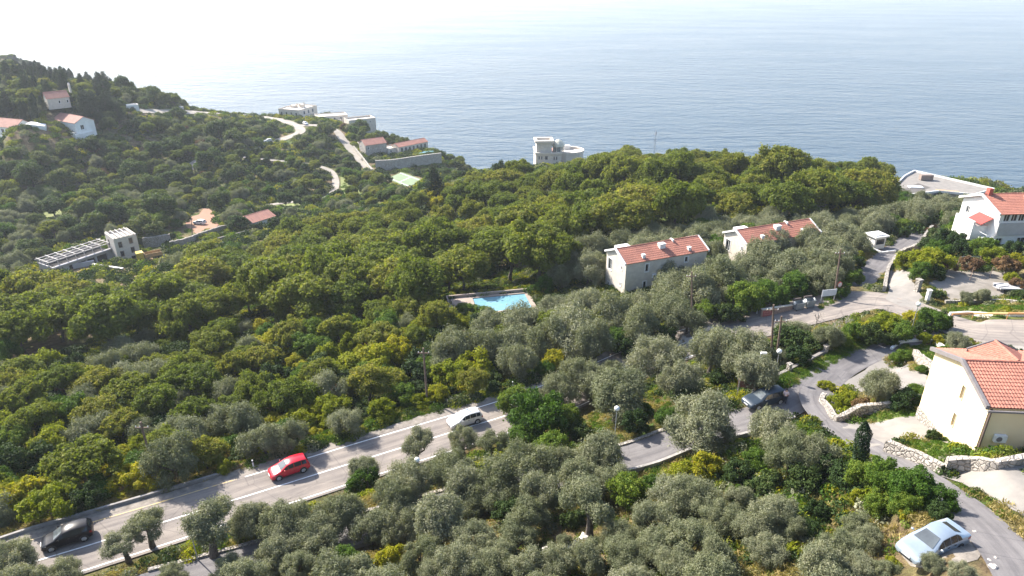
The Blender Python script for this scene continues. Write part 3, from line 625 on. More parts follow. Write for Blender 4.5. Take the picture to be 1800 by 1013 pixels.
# white villa
va_ = R(4.8)
vw = house('white_villa', 'bright white villa with tiled roof and a row of windows at the right edge', 'house', (79.6, 107.1), va_, 20, 9, 71.0, 78.5, 1.75, 'gable',
           dict(front=[(0.7 + 1.28 * i, 0.35, 1.08, 1.15) for i in range(10)] + [(0.5, 4.4, 1.1, 1.5), (4.2, 4.4, 1.5, 1.2)], left=[(1.2, 1.2, 0.9, 1.2)]), STUCCO, TILE, WHITE, 0.45, 0.05, None, WHITE, 0.28, 0.4)
MB().box(0.02, 19.9, -0.22, -0.004, 3.6, 5.75).build('parapet', GREYW, vw)
MB().box(-2.6, -0.004, 2.0, 6.5, 0, 4.6).box(-2.6, -2.3, 2.0, 6.5, 4.6, 5.4).build('porch', STUCCO, vw)
MB().add([(-1.9, 1.2, 5.2), (-1.9, 4.6, 5.2), (-0.02, 4.6, 6.2), (-0.02, 1.2, 6.2), (-1.9, 1.2, 5.1), (-1.9, 4.6, 5.1), (-0.02, 4.6, 6.1), (-0.02, 1.2, 6.1)], [(0, 3, 2, 1), (4, 5, 6, 7), (0, 4, 7, 3), (1, 2, 6, 5), (0, 1, 5, 4)]).build('awning', mat('red awning cloth', (0.42, 0.06, 0.05), (0.34, 0.045, 0.04), 2, 0.8), vw)
MB().box(-1.8, -0.02, -0.6, 1.2, 2.9, 3.05).tube([(-1.8, -0.6, 3.9), (-0.02, -0.6, 3.9)], 0.03, 5).tube([(-1.8, -0.6, 3.9), (-1.8, 1.2, 3.9)], 0.03, 5).tube([(-1.8, -0.6, 3.05), (-1.8, -0.6, 3.9)], 0.03, 5).tube([(-0.9, -0.6, 3.05), (-0.9, -0.6, 3.9)], 0.03, 5).build('balcony', WHITE, vw)
MB().box(0.3, 1.0, 4.1, 4.9, 8.7, 10.3).build('chimney', mat('red brick', (0.42, 0.10, 0.07), (0.33, 0.08, 0.06), 6), vw)
MB().box(6.2, 7.8, 1.2, 3.6, 7.6, 9.2).build('dormer', mat('pink render', (0.62, 0.36, 0.30)), vw)
# flat concrete building above the cliff
bp = [P(u, v, 60.5)[:2] for u, v in [(1571, 330), (1590, 311), (1607, 302), (1747, 334), (1712, 344), (1650, 338), (1600, 344)]]
fb = thing('flat_roofed_building', 'long flat-roofed concrete building at the cliff edge', 'building', (0, 0, 0)); keep_off(bp, 1.0)
o = MB().prism(bp[::-1] if np.cross(np.append(bp[1] - bp[0], 0), np.append(bp[2] - bp[1], 0))[2] < 0 else bp, 46, CAMZ - 60.5).build('wall', CONC, fb)
rim = MB()
for i in range(len(bp)):
    a, b = bp[i], bp[(i + 1) % len(bp)]; e = unit(b - a); n_ = np.array([-e[1], e[0]]) * 0.15
    z = CAMZ - 60.5; q = [a - n_, b - n_, b + n_, a + n_]; rim.add([(p[0], p[1], zz) for zz in (z - 0.1, z + 0.55) for p in q], [(4, 5, 6, 7), (0, 1, 5, 4), (1, 2, 6, 5), (2, 3, 7, 6), (3, 0, 4, 7)])
rim.build('parapet', WHITE, fb)
q = [P(u, v, 60.46) for u, v in [(1577, 338), (1614, 322), (1636, 330), (1622, 334), (1596, 342)]]; MB().add(q, [tuple(range(5))]).build('sunken_deck', mat('dark roof felt', (0.13, 0.115, 0.10), (0.09, 0.08, 0.07)), fb)  # flat dark patch drawn for the recessed part of the roof
q = P(1627, 316, 60.4); MB().box(-1.9, 1.9, -0.7, 0.7, 0, 1.6).build('roof_shed', mat('brown boards', (0.30, 0.23, 0.19), (0.20, 0.16, 0.14), 3), fb).location = q
q = P(1665, 338, 60.4); o = MB().box(-3, 3, -0.5, 0.5, 0, 0.5).build('timber_stack', mat('orange timber', (0.50, 0.31, 0.18), None, 3), fb); o.location = q; o.rotation_euler = (0, 0, R(-20))
# white gatehouse
g = P(1537, 436, 48.5); gh = thing('gatehouse', 'small white flat-roofed gatehouse at the top of the lane', 'gatehouse', g, R(18)); keep_off([g + np.array(q) for q in ((-2.5, -2, 0), (2.5, -2, 0), (2.5, 2.5, 0), (-2.5, 2.5, 0))])
MB().box(-1.25, 1.25, -1.0, 1.2, -1, 2.5).build('wall', STUCCO, gh); MB().box(-1.6, 1.6, -1.35, 1.5, 2.5, 2.75).box(-1.2, 1.2, -0.9, 1.1, 2.75, 2.95).build('roof', WHITE, gh)
MB().box(-0.9, 0.9, -1.03, -1.003, 1.1, 2.1).build('window', GLASS, gh); MB().box(1.253, 1.29, -0.6, 0.4, 0, 2.0).build('door', GREYW, gh)
MB().box(-2.2, -1.95, -3.6, 0.5, -1, 0.9).box(-1.95, 1.4, -3.6, -3.35, -1, 0.75).build('parapet', WHITE, gh)
# swimming pool
pl = thing('swimming_pool', 'blue swimming pool with a pale stone deck on the slope', 'pool', (POOL_C[0], POOL_C[1], CAMZ - 52.2), POOL_A)
dk = MB()
for (x0, x1, y0, y1) in ((0, 4.2, 0, 7.2), (4.2, 14.2, 6.5, 7.2), (4.2, 14.2, 0, 0.8), (13.4, 14.2, 0.8, 6.5)): dk.box(x0 + .001, x1 - .001, y0 + .001, y1 - .001, -1.6, 0.3)
dk.box(0, 14.2, 7.2, 7.5, -1, 0.75).box(-0.25, 0, 0, 7.5, -1.5, 0.75)
dk.build('deck', mat('cream pool deck', (0.36, 0.285, 0.235), (0.29, 0.23, 0.19), 1), pl)
MB().box(4.2, 13.4, 0.8, 6.5, -1.4, 0.16).build('water', POOLW, pl)
# construction site in the valley
CONCB = mat('raw concrete', (0.50, 0.47, 0.46), (0.40, 0.38, 0.37), 0.8, 0.95, 0.2)
a, an, L, ze = hp(88, 466, 194, 431, 72.6)
cw = thing('building_site', 'long roofless concrete wing under construction with a bare roof frame', 'building', (a[0], a[1], ze - 5), an); keep_off(foot(a, an, L + 3, 7.5), 1.5); keep_off(foot(a - 5 * np.array([math.sin(-an), math.cos(an), 0]), an, L, 5), 0.5)
wl = MB(); WW = [(L * 0.27, 0.6, 2.2, 2.5), (L * 0.42, 0.6, 2.2, 2.5), (L * 0.57, 0.6, 2.2, 2.5), (L * 0.73, 0.6, 3.0, 2.5)]
panel(wl, (0, 0), (1, 0), L, -1, 4.0, WW, 0.5); wl.box(0, L, 0.5, 0.7, 3.6, 4.0); wl.box(0, 0.3, 0.3, 6.2, -1, 4.3).box(0.3, L, 6.0, 6.3, -1, 4.6).box(0, L + 3, -0.9, -0.02, 3.98, 4.2)
wl.build('wall', CONCB, cw); MB().box(0.35, L - 0.1, 0.9, 5.9, -0.9, 3.3).build('interior_shade_block', DARKIN, cw)  # solid dark block, its colour stands in for shade behind the openings
fr = MB()
for yy in (0.6, 2.4, 4.2, 6.2): fr.box(-0.5, L + 1.0, yy, yy + 0.22, 5.25, 5.5)
for i in range(8): fr.box(i * L / 7 - 0.11, i * L / 7 + 0.11, 0.3, 6.5, 5.5, 5.68)
for i in range(8):
    for yy in (0.62, 6.22): fr.box(i * L / 7 - 0.1, i * L / 7 + 0.1, yy, yy + 0.2, 4.0, 5.25)
fr.build('roof_frame', mat('pale roof beams', (0.40, 0.37, 0.35), None, 1), cw)
a, an, L, ze = hp(199, 421, 239, 411.5, 69.6)
tw = house('building_site_tower', 'unfinished three-storey stone tower block beside the roofless wing', 'building', a, an, L, 7.5, ze - 10, ze, 0, 'flat', dict(front=[(1.0, 1.3, 0.8, 1.5), (3.9, 0.8, 0.8, 1.5), (1.0, 4.0, 0.8, 1.5), (3.9, 3.6, 0.8, 1.5), (0.6, 6.6, 1.0, 1.4), (3.6, 6.2, 1.0, 1.6)], left=[(2, 1.4, 0.9, 1.5)]), LIME, None, mat('brown frames', (0.20, 0.14, 0.11)), surround=0.12)
rb = MB()
for i in range(5): rb.box(0.3 + i * L / 5, 0.55 + i * L / 5, -0.2, 7.7, 10.0, 10.25)
rb.build('roof_beams', mat('pale roof beams', (0.58, 0.54, 0.52)), tw)
for (u0, v0, u1, v1, d, hh, nm) in ((165, 478, 218, 486, 76.4, 2.2, 'lower'), (130, 476, 168, 468, 76.2, 1.6, 'upper')):
    a, an, L, z = hp(u0, v0, u1, v1, d); o = MB().box(0, L, 0, 0.5, -1.5, hh).box(0, L, -.1, .6, hh, hh + .12).build('terrace_wall', mat('lilac render', (0.55, 0.52, 0.53), None, 1), None); o.location = (a[0], a[1], z); o.rotation_euler = (0, 0, an)
    tag(o, 'pale rendered %s terrace wall in front of the building site' % nm, 'wall')
# small houses
def hpx(name, label, cat, eave, D, hgt, rise, roof, wins=None, **kw):
    a, an, L, ze = hp(*eave); return house(name, label, cat, a, an, L, D, ze - hgt, ze, rise, roof, wins, **kw)
PT = tile_mat('weathered pink tiles', (0.42, 0.20, 0.15), (0.36, 0.16, 0.12), (0.28, 0.13, 0.10))
KW = dict(colw=0.5, rowh=0.6)
w_ = hpx('small_white_house', 'small white house with a pinkish tiled roof in the valley', 'house', (421, 383, 445, 391, 74.0), 8.0, 5.5, 1.3, 'gable', dict(front=[(1.5, 0.8, 0.9, 1.2)], right=[(2, 0.8, 1, 1.2), (5, 0.8, 1, 1.2)]), rm=PT, axis='y', over=0.4, **KW)
hpx('tall_stone_villa', 'tall stone villa with red roof on the coastal terraces', 'house', (642, 256, 679, 251, 80.2), 8.5, 9, 2.0, 'gable', dict(front=[(1.2, 1.0, 0.8, 1.3), (7.5, 4.3, 0.8, 2.0), (9.2, 4.3, 0.8, 2.0), (4.2, 4.3, 1.0, 1.2)], left=[(2, 1.2, .9, 1.2)]), wall=STONE_S, rm=PT, **KW)
hpx('long_villa', 'long low villa with pink tiled roof beside a small terrace pool', 'house', (701, 259, 752, 249, 82.6), 6.5, 5, 1.3, 'gable', dict(front=[(1.2 + 2.4 * i, 0.7, 1.3, 2.0) for i in range(7)]), wall=LIME, rm=PT, **KW)
hpx('headland_villa', 'large flat-roofed villa farthest out on the headland', 'house', (489, 191, 525, 194, 75.0), 17, 8, 0, 'flat', dict(front=[(1.3 + 3.4 * i, 1.6, 1.3, 2.0) for i in range(4)], right=[(4 + 4 * i, 1.3, 1.6, 2.0) for i in range(3)]), wall=LIME)
a = P(524, 186, 74.5); o = thing('roof_plant', 'cluster of pale boxes and vents on the headland villa roof', 'roof plant', (a[0], a[1], CAMZ - 75.5), R(-21))
MB().box(-4, -1, -2, 1, 0, 1.4).box(1, 3.4, 0, 2, 0, 1.9).box(-1, 0.6, 2, 4, 0, 1.2).build('vent_box', LIME, o); MB().tube([(2, 3, 0), (2, 3, 2.6)], 0.3, 8).build('flue', GREYT, o)
hpx('terraced_villa', 'middle flat-roofed stone block of the headland villas', 'house', (557, 206, 611, 202, 78.3), 10, 7, 0, 'flat', dict(front=[(2 + 3.6 * i, 1.0, 1.2, 1.6) for i in range(4)]), wall=LIME)
hpx('cliff_villa', 'blocky stone villa with white roof terrace at the end of the headland row', 'house', (613, 212, 660, 207, 78.2), 9, 11, 0, 'flat', dict(front=[(2.5, 1.6, .8, .8), (5.5, 1.6, .8, .8), (9, 1.6, .8, .8), (12, 1.6, .8, .8)]), wall=LIME, parapet=0.9)
hpx('villa_annex', 'low stone annex below the headland villas', 'house', (592, 230, 622, 226, 82.0), 8, 6, 0, 'flat', dict(front=[(3, 1.2, 1, 1.2)]), wall=STONE_S)
hpx('low_annex', 'low flat-roofed annex in front of the farthest villa', 'house', (532, 207, 560, 203, 78.8), 8, 5, 0, 'flat', dict(front=[(2, 1.0, 1.2, 1.5), (5, 1.0, 1.2, 1.5)]), wall=LIME)
tv = hpx('white_terraced_villa', 'white villa with stepped terraces on the left hillside', 'house', (92, 210, 131, 217, 58.6), 8, 9.5, 2.0, 'gable', dict(front=[(2.5, 1.0, 1.1, 1.3), (5.5, 1.0, 1.1, 1.3), (2.5, 4.2, 1.1, 1.6)], right=[(2, 1.2, 1.4, 1.8)]), rm=PT, axis='x', **KW)
L_ = 9.6
MB().box(L_ + .003, L_ + 4.5, 0.5, 7, 0, 7.4).box(L_ + 4.5, L_ + 7.5, -1.5, 6, 0, 5.2).box(L_ + .003, L_ + 4.5, 0.5, .7, 7.4, 8.2).box(L_ + 4.5, L_ + 7.5, -1.5, -1.3, 5.2, 6.0).build('terraces', STUCCO, tv)
MB().box(L_ + 1, L_ + 3, 0.46, 0.497, 5.0, 6.8).build('window', GLASS, tv)
eh = hpx('white_edge_house', 'white house with red roof and balcony at the left edge', 'house', (-40, 219, 26, 225, 58.5), 8, 9, 2.4, 'gable', dict(front=[(6, 0.9, 1.6, 1.8), (9.5, 0.9, 1.6, 1.8), (12.5, 0.9, 1.6, 1.8), (7, 4.0, 1.6, 2.0), (11, 4.0, 1.6, 2.0)]), rm=PT, **KW)
MB().box(4, 19, -2.6, -0.003, 5.0, 5.3).box(4, 19, -2.6, -2.45, 5.3, 6.1).box(16, 19, -2.5, 6, 0, 5.0).build('balcony', STUCCO, eh)
ch = hpx('stone_church', 'small stone chapel with red roof and a bell gable on the hilltop', 'church', (82, 174, 121, 170, 50.6), 6.5, 4.5, 2.2, 'gable', dict(front=[(4, 1.2, .6, 1.2), (7, 1.2, .6, 1.2)]), wall=LIME, rm=PT, **KW)
MB().box(9.6, 10.2, 2.2, 4.3, 5.7, 7.7).box(9.6, 10.2, 2.2, 2.7, 7.7, 8.8).box(9.6, 10.2, 3.8, 4.3, 7.7, 8.8).add([(9.6, 2.0, 8.8), (10.2, 2.0, 8.8), (10.2, 4.5, 8.8), (9.6, 4.5, 8.8), (9.6, 3.25, 9.7), (10.2, 3.25, 9.7)], [(0, 1, 5, 4), (2, 3, 4, 5), (0, 4, 3), (1, 2, 5), (0, 3, 2, 1)]).build('bell_gable', LIME, ch)
hpx('white_hut', 'plain white flat-roofed hut on the headland slope', 'hut', (222, 186, 243, 184, 59.3), 4, 5, 0, 'flat', dict(front=[(2.2, 0.7, .8, 1.2)]))
hpx('red_roofed_hut', 'little hut with red roof at the edge of the wood', 'hut', (756, 354, 777, 352, 72.5), 4, 4, 1.0, 'gable', rm=PT, **KW)
for i, (e_, D_, h_, lb) in enumerate((((574, 213, 600, 210, 80.0), 6, 5, 'pale entrance court wall block before the middle headland villa'), ((610, 220, 628, 218, 81.0), 6, 5, 'small pale cube between the headland villas'),
    ((682, 262, 700, 259, 83.2), 7, 5, 'pale side wing right of the tall stone villa'), ((628, 250, 641, 256, 82.0), 5, 6, 'pale narrow wing left of the tall stone villa'))):
    hpx('villa_wing', lb, 'building', e_, D_, h_, 0, 'flat', dict(front=[(1.2, 0.9, .9, 1.1)]), wall=LIME)
# castle-like villa on the shore
cv = thing('castle_villa', 'pale castle-like villa with square tower and dome rising from the shore', 'villa', (12.9, 367, 4), R(3)); keep_off(foot((12.9, 367), R(3), 26, 16), 1)
mb = MB(); WF = [(1.5, 16.2, 0.55, 1.7), (2.9, 16.2, 0.55, 1.7), (5.0, 16.0, 1.3, 1.9), (9.6, 15.8, 0.6, 1.8), (10.9, 15.8, 0.6, 1.8), (3.6, 12.0, 3.8, 2.3), (9.4, 11.6, 2.2, 2.2)]
panel(mb, (0, 0), (1, 0), 13.6, -4, 19.0, WF, 0.3); panel(mb, (0, 15), (0, -1), 15, -4, 19.0, [], 0.3); mb.box(0.02, 13.58, 0.9, 15, -4, 18.6)
mb.add([(13.6, 0, -4), (13.6, 3, -4), (13.6, 3, 19), (13.6, 0, 19)], [(0, 1, 2, 3)]); mb.build('wall', LIME, cv)
for w in WF: window(cv, (0, 0), (1, 0), w, GREYW, 0.3, 0.15)
mb = MB()
for i in range(16): mb.box(0.2 + i * 0.84, 0.55 + i * 0.84, -0.35, -0.003, 18.3, 19.0)
mb.box(-0.5, 14.0, -0.5, 0.3, 19.0, 20.0).box(-0.5, 0.3, 0.3, 15, 19.0, 20.0); mb.build('battlement', LIME, cv)
MB().box(0.3, 13.6, 0.3, 15, 18.62, 18.9).build('roof_terrace', mat('terracotta paving', (0.42, 0.22, 0.17), None, 1), cv)
mb = MB(); WT = [(1.6, 21.7, 0.5, 1.7), (4.0, 22.0, 0.5, 1.0), (6.0, 22.0, 0.5, 1.0)]; panel(mb, (0.4, 1.2), (1, 0), 8.2, 18.9, 25.0, WT, 0.3); mb.box(0.42, 8.58, 1.55, 9, 18.9, 25.0); mb.box(8.58, 8.6, 1.2, 1.55, 18.9, 25); mb.box(0.4, 0.42, 1.2, 1.55, 18.9, 25)
tw_ = mb.build('tower', LIME, cv); mb = MB()
for (x0, x1, y0, y1) in ((-0.6, 9.6, 0.2, 1.5), (-0.6, 9.6, 8.6, 10), (-0.6, 0.9, 1.5, 8.6), (8.1, 9.6, 1.5, 8.6)): mb.box(x0, x1, y0, y1, 25.0, 26.1)
mb.build('cornice', LIME, tw_)
mb = MB(); n = 14; pts = [(19.5 + 7.2 * math.cos(t), 7.5 + 7.2 * math.sin(t)) for t in np.linspace(-math.pi * 0.75, math.pi * 0.75, n)]
mb.prism(pts + [(13.6, 12.6), (13.6, 2.4)], -4, 18.5); mb.build('rounded_wing', LIME, cv)
mb = MB()
for i in range(n - 1):
    a, b = np.array(pts[i]), np.array(pts[i + 1]); c0 = np.array([19.5, 7.5]); ia, ib = c0 + (a - c0) * 0.9, c0 + (b - c0) * 0.9; oa, ob_ = c0 + (a - c0) * 1.05, c0 + (b - c0) * 1.05
    mb.add([(q[0], q[1], z) for z in (18.4, 19.7) for q in (oa, ob_, ib, ia)], [(4, 5, 6, 7), (0, 1, 5, 4), (2, 3, 7, 6), (1, 2, 6, 5), (3, 0, 4, 7)])
mb.build('round_parapet', LIME, cv)
mb = MB(); dc = (12.6, 6.0)
for k in range(8): t = k * math.pi / 4 + 0.39; mb.tube([(dc[0] + 2.9 * math.cos(t), dc[1] + 2.9 * math.sin(t), 18.9), (dc[0] + 2.9 * math.cos(t), dc[1] + 2.9 * math.sin(t), 22.2)], 0.2, 6)
mb.tube([(dc[0], dc[1], 22.1), (dc[0], dc[1], 22.5), (dc[0], dc[1], 23.6), (dc[0], dc[1], 24.8), (dc[0], dc[1], 25.5), (dc[0], dc[1], 25.8)], [3.6, 3.6, 3.1, 1.9, 0.8, 0.1], 16); mb.build('dome', mat('pale dome render', (0.60, 0.57, 0.46), None, 1), cv)
MB().tube([(dc[0], dc[1], 18.95), (dc[0], dc[1], 22.0)], 2.4, 8).build('pavilion_glazing', mat('greenish glazing', (0.20, 0.25, 0.25), None, 1, 0.15), cv)
MB().box(16, 20, 12, 14.5, 18.5, 20.6).build('roof_room', STUCCO, cv)
# ---------------------------------------------------------------- free-standing walls
def poly_wall(name, label, pts, h, th, m, jag=0.0, step=0.7, under=0.5, cat='wall', px=True, cap=None, seed=1, group=None):
    """wall that follows the ground along a line"""
    g = [gpt(u, v) for u, v in pts] if px else [np.array([q[0], q[1], float(H(q[0], q[1]))]) for q in pts]
    l = spline(g, step) if len(g) > 2 else np.linspace(g[0], g[-1], max(3, int(np.linalg.norm(g[-1] - g[0]) / step)))
    l[:, 2] = H(l[:, 0], l[:, 1]); t = np.gradient(l[:, :2], axis=0); t = unit(t); nn = np.stack([-t[:, 1], t[:, 0]], 1) * th / 2; r = np.random.default_rng(seed)
    base = l.mean(0); top = np.convolve(np.pad(l[:, 2], 3, 'edge'), np.ones(7) / 7, 'valid')[:len(l)] + h + (r.uniform(-jag, jag, len(l)) if jag else 0)
    vs, fs = [], []
    for i in range(len(l)):
        a, b = l[i, :2] - nn[i], l[i, :2] + nn[i]
        for q, z in ((a, l[i, 2] - under), (b, l[i, 2] - under), (b, top[i]), (a, top[i])): vs.append((q[0] - base[0], q[1] - base[1], z - base[2]))
    for i in range(len(l) - 1):
        for k in range(4): fs.append((i * 4 + k, i * 4 + (k + 1) % 4, i * 4 + 4 + (k + 1) % 4, i * 4 + 4 + k))
    fs += [(3, 2, 1, 0), tuple(len(vs) - 4 + k for k in range(4))]
    o = mesh_np(name, vs, [tuple(reversed(f)) for f in fs], m); o.location = base; keep_off(list(l[:, :2] + nn * 1.4) + list((l[:, :2] - nn * 1.4)[::-1]), 0.0, True)
    return tag(o, label, cat, group)
def off_line(line, off, s0, s1, k=4):
    n = len(line); t = np.gradient(line[:, :2], axis=0); t = unit(t); q = line[:, :2] + np.stack([-t[:, 1], t[:, 0]], 1) * off; return q[int(s0 * (n - 1)):int(s1 * (n - 1)) + 1:k]
KERB = mat('grey kerb concrete', (0.33, 0.31, 0.29), (0.22, 0.205, 0.195), 1.2, 0.9)
poly_wall('stone_lane_wall', 'rough stone wall climbing beside the lane past the round green bush', [(1553, 514), (1556, 496), (1560, 478), (1571, 461), (1583, 449), (1602, 441), (1616, 434), (1624, 421), (1637, 405)], 1.0, 0.5, STONE, 0.16)
poly_wall('planter_wall', 'curved stone planter wall at the bend by the yellow house', [(1446, 706), (1441, 716), (1450, 729), (1470, 742), (1507, 733), (1553, 721), (1600, 713), (1642, 704)], 0.95, 0.45, STONE, 0.04)
poly_wall('lawn_wall', 'stone wall along the front of the small lawn', [(1554, 794), (1605, 812), (1655, 832)], 0.95, 0.45, STONE, 0.04)
poly_wall('yard_wall', 'long stone wall above the concrete yard at the right edge', [(1657, 832), (1700, 830), (1750, 824), (1800, 816), (1860, 812)], 1.0, 0.5, STONE, 0.05)
poly_wall('garden_wall', 'short stone garden wall behind the citrus planter', [(1603, 636), (1622, 648), (1643, 664)], 1.25, 0.4, STONE, 0.08)
poly_wall('garden_curb', 'white curb round the little lawn at the road bend', [(1566, 616), (1580, 606), (1605, 602), (1640, 604), (1668, 614)], 0.35, 0.3, WHITE)
poly_wall('planter_box', 'low stone planter box with a citrus tree by the forecourt', [(1566, 640), (1582, 632), (1598, 640), (1585, 650)], 0.2, 0.2, CONC)
poly_wall('roadside_curb_wall', 'low concrete roadside wall with small posts above the olives', [(1362, 666), (1385, 653), (1418, 637), (1449, 622)], 0.35, 0.35, CONC)
for i, (u, v) in enumerate([(1386, 653), (1419, 637), (1450, 621)]):
    p = gpt(u, v); o = MB().box(-0.2, 0.2, -0.2, 0.2, -0.3, 0.85).box(-0.26, 0.26, -0.26, 0.26, 0.85, 0.98).build('stone_post', STONE); o.location = p; o.rotation_euler = (0, 0, R(25))
    tag(o, 'squat stone post on the roadside wall, %s from the dark estate car' % ('first', 'second', 'third')[i], 'post', 'posts on the roadside wall')
poly_wall('lane_kerb', 'dark kerb wall on the far side of the grove lane', off_line(local_l, 1.95, 0.36, 0.96), 0.45, 0.28, KERB, px=False)
poly_wall('lane_retaining_wall', 'stone retaining wall on the near side of the grove lane', off_line(local_l, -1.95, 0.40, 0.98), 0.22, 0.35, STONE, 0.04, px=False)
poly_wall('road_kerb', 'dark low kerb on the far side of the road behind the black car', off_line(main_l, 4.55, 0.03, 0.21), 0.35, 0.25, KERB, px=False)
poly_wall('yard_low_wall', 'low stone wall between the dirt yard and the railing', [(1660, 536), (1700, 535), (1750, 535), (1800, 533), (1840, 533)], 0.55, 0.35, STONE, 0.05)
poly_wall('white_road_curb', 'white curb behind the orange pipe railing', [(1668, 556), (1710, 556), (1760, 556), (1800, 556), (1850, 556)], 0.5, 0.25, WHITE)
poly_wall('site_stone_wall', 'tall rough stone wall right of the unfinished tower', [(254, 437), (275, 434), (302, 429)], 3.2, 0.6, STONE, 0.1)
poly_wall('valley_stone_wall', 'long stone wall across the valley to the small white house', [(300, 436), (330, 428), (370, 414), (424, 399)], 1.8, 0.6, STONE, 0.12)
poly_wall('valley_garden_wall', 'low pale wall of the valley garden', [(380, 424), (410, 416), (440, 408)], 0.8, 0.4, CONC)
poly_wall('coastal_terrace_wall', 'high stone terrace wall below the coastal villas', [(661, 300), (690, 298), (730, 293), (776, 288)], 4.6, 0.8, STONE_S, 0.0, 2)
poly_wall('coastal_path_wall', 'narrow stone wall stepping down beside the villa road', [(622, 262), (640, 285), (654, 304)], 1.6, 0.5, STONE_S, 0.1, 2)
a = [P(u, v, 85.6) for u, v in [(731, 271), (758, 264), (768, 269), (740, 276)]]; o = MB().prism([q[:2] for q in a][::-1], CAMZ - 86.6, CAMZ - 85.4).build('terrace_pool', POOLW); tag(o, 'small terrace pool in front of the long villa', 'pool')
poly_wall('hillside_pool_terrace', 'white pool terrace between the two left hillside villas', [(50, 222), (66, 224), (82, 227)], 1.2, 5.0, STUCCO)
# ------------------------------------------------------------------ vehicles
def paint(name, c, rough=0.28, metal=0.35, coat=0.3, spec=0.5):
    m, nt, b = nodes_of(name); n1 = noise(nt, 2.0, 4, 0.6, world=False)
    nt.links.new(ramp(nt, n1, [(0.3, tuple(x * 0.86 for x in c)), (0.7, c)]), b.inputs['Base Color'])
    b.inputs['Roughness'].default_value = rough; b.inputs['Metallic'].default_value = metal; b.inputs['Coat Weight'].default_value = coat; b.inputs['Specular IOR Level'].default_value = spec; b.inputs['Coat Roughness'].default_value = 0.08; return m
TYRE = mat('tyre rubber', (0.022, 0.022, 0.023), None, 3, 0.85); RIM = mat('alloy rim', (0.55, 0.55, 0.56), None, 3, 0.35, metal=0.7)
PLASTIC = mat('black plastic', (0.03, 0.03, 0.032), None, 3, 0.6); LAMPG = mat('headlamp glass', (0.62, 0.64, 0.66), None, 3, 0.12); TAIL = mat('red tail lamp', (0.34, 0.015, 0.015), None, 3, 0.2)
PLATE = mat('number plate white', (0.7, 0.7, 0.7), None, 3, 0.5)
CARGLASS = mat('windscreen glass', (0.13, 0.15, 0.16), (0.09, 0.10, 0.11), 1.5, 0.08, metal=0.25)  # paler base colour stands in for the sky mirrored in the windscreen
CAR = {
 'hatch': dict(st=[(0.0, .28, .50, .60, 0), (0.10, .22, .66, .76, 0), (0.45, .20, .79, .82, 0), (1.0, .18, .93, .84, 0), (1.72, .18, 1.36, .60, 1), (2.3, .18, 1.46, .62, 1), (3.05, .18, 1.43, .60, 1), (3.55, .20, 1.35, .57, 1), (3.80, .24, .98, .77, 2), (3.88, .30, .62, .72, 2)], W=.84, belt=.93, wx=(.72, 3.12), r=.30, L=3.88),
 'estate': dict(st=[(0.0, .30, .52, .62, 0), (0.12, .22, .68, .80, 0), (0.55, .20, .82, .86, 0), (1.25, .18, .95, .87, 0), (1.98, .18, 1.38, .62, 1), (2.6, .18, 1.47, .64, 1), (3.5, .18, 1.45, .62, 1), (4.15, .20, 1.38, .58, 1), (4.48, .24, .98, .78, 2), (4.56, .30, .60, .72, 2)], W=.87, belt=.95, wx=(.85, 3.55), r=.32, L=4.56),
 'saloon': dict(st=[(0.0, .28, .50, .58, 0), (0.12, .22, .66, .78, 0), (0.55, .20, .78, .85, 0), (1.25, .18, .92, .87, 0), (2.05, .18, 1.33, .60, 1), (2.6, .18, 1.42, .62, 1), (3.2, .18, 1.38, .60, 1), (3.95, .20, 1.04, .72, 2), (4.40, .24, .98, .76, 2), (4.52, .30, .70, .70, 2)], W=.87, belt=.93, wx=(.85, 3.5), r=.31, L=4.52),
}
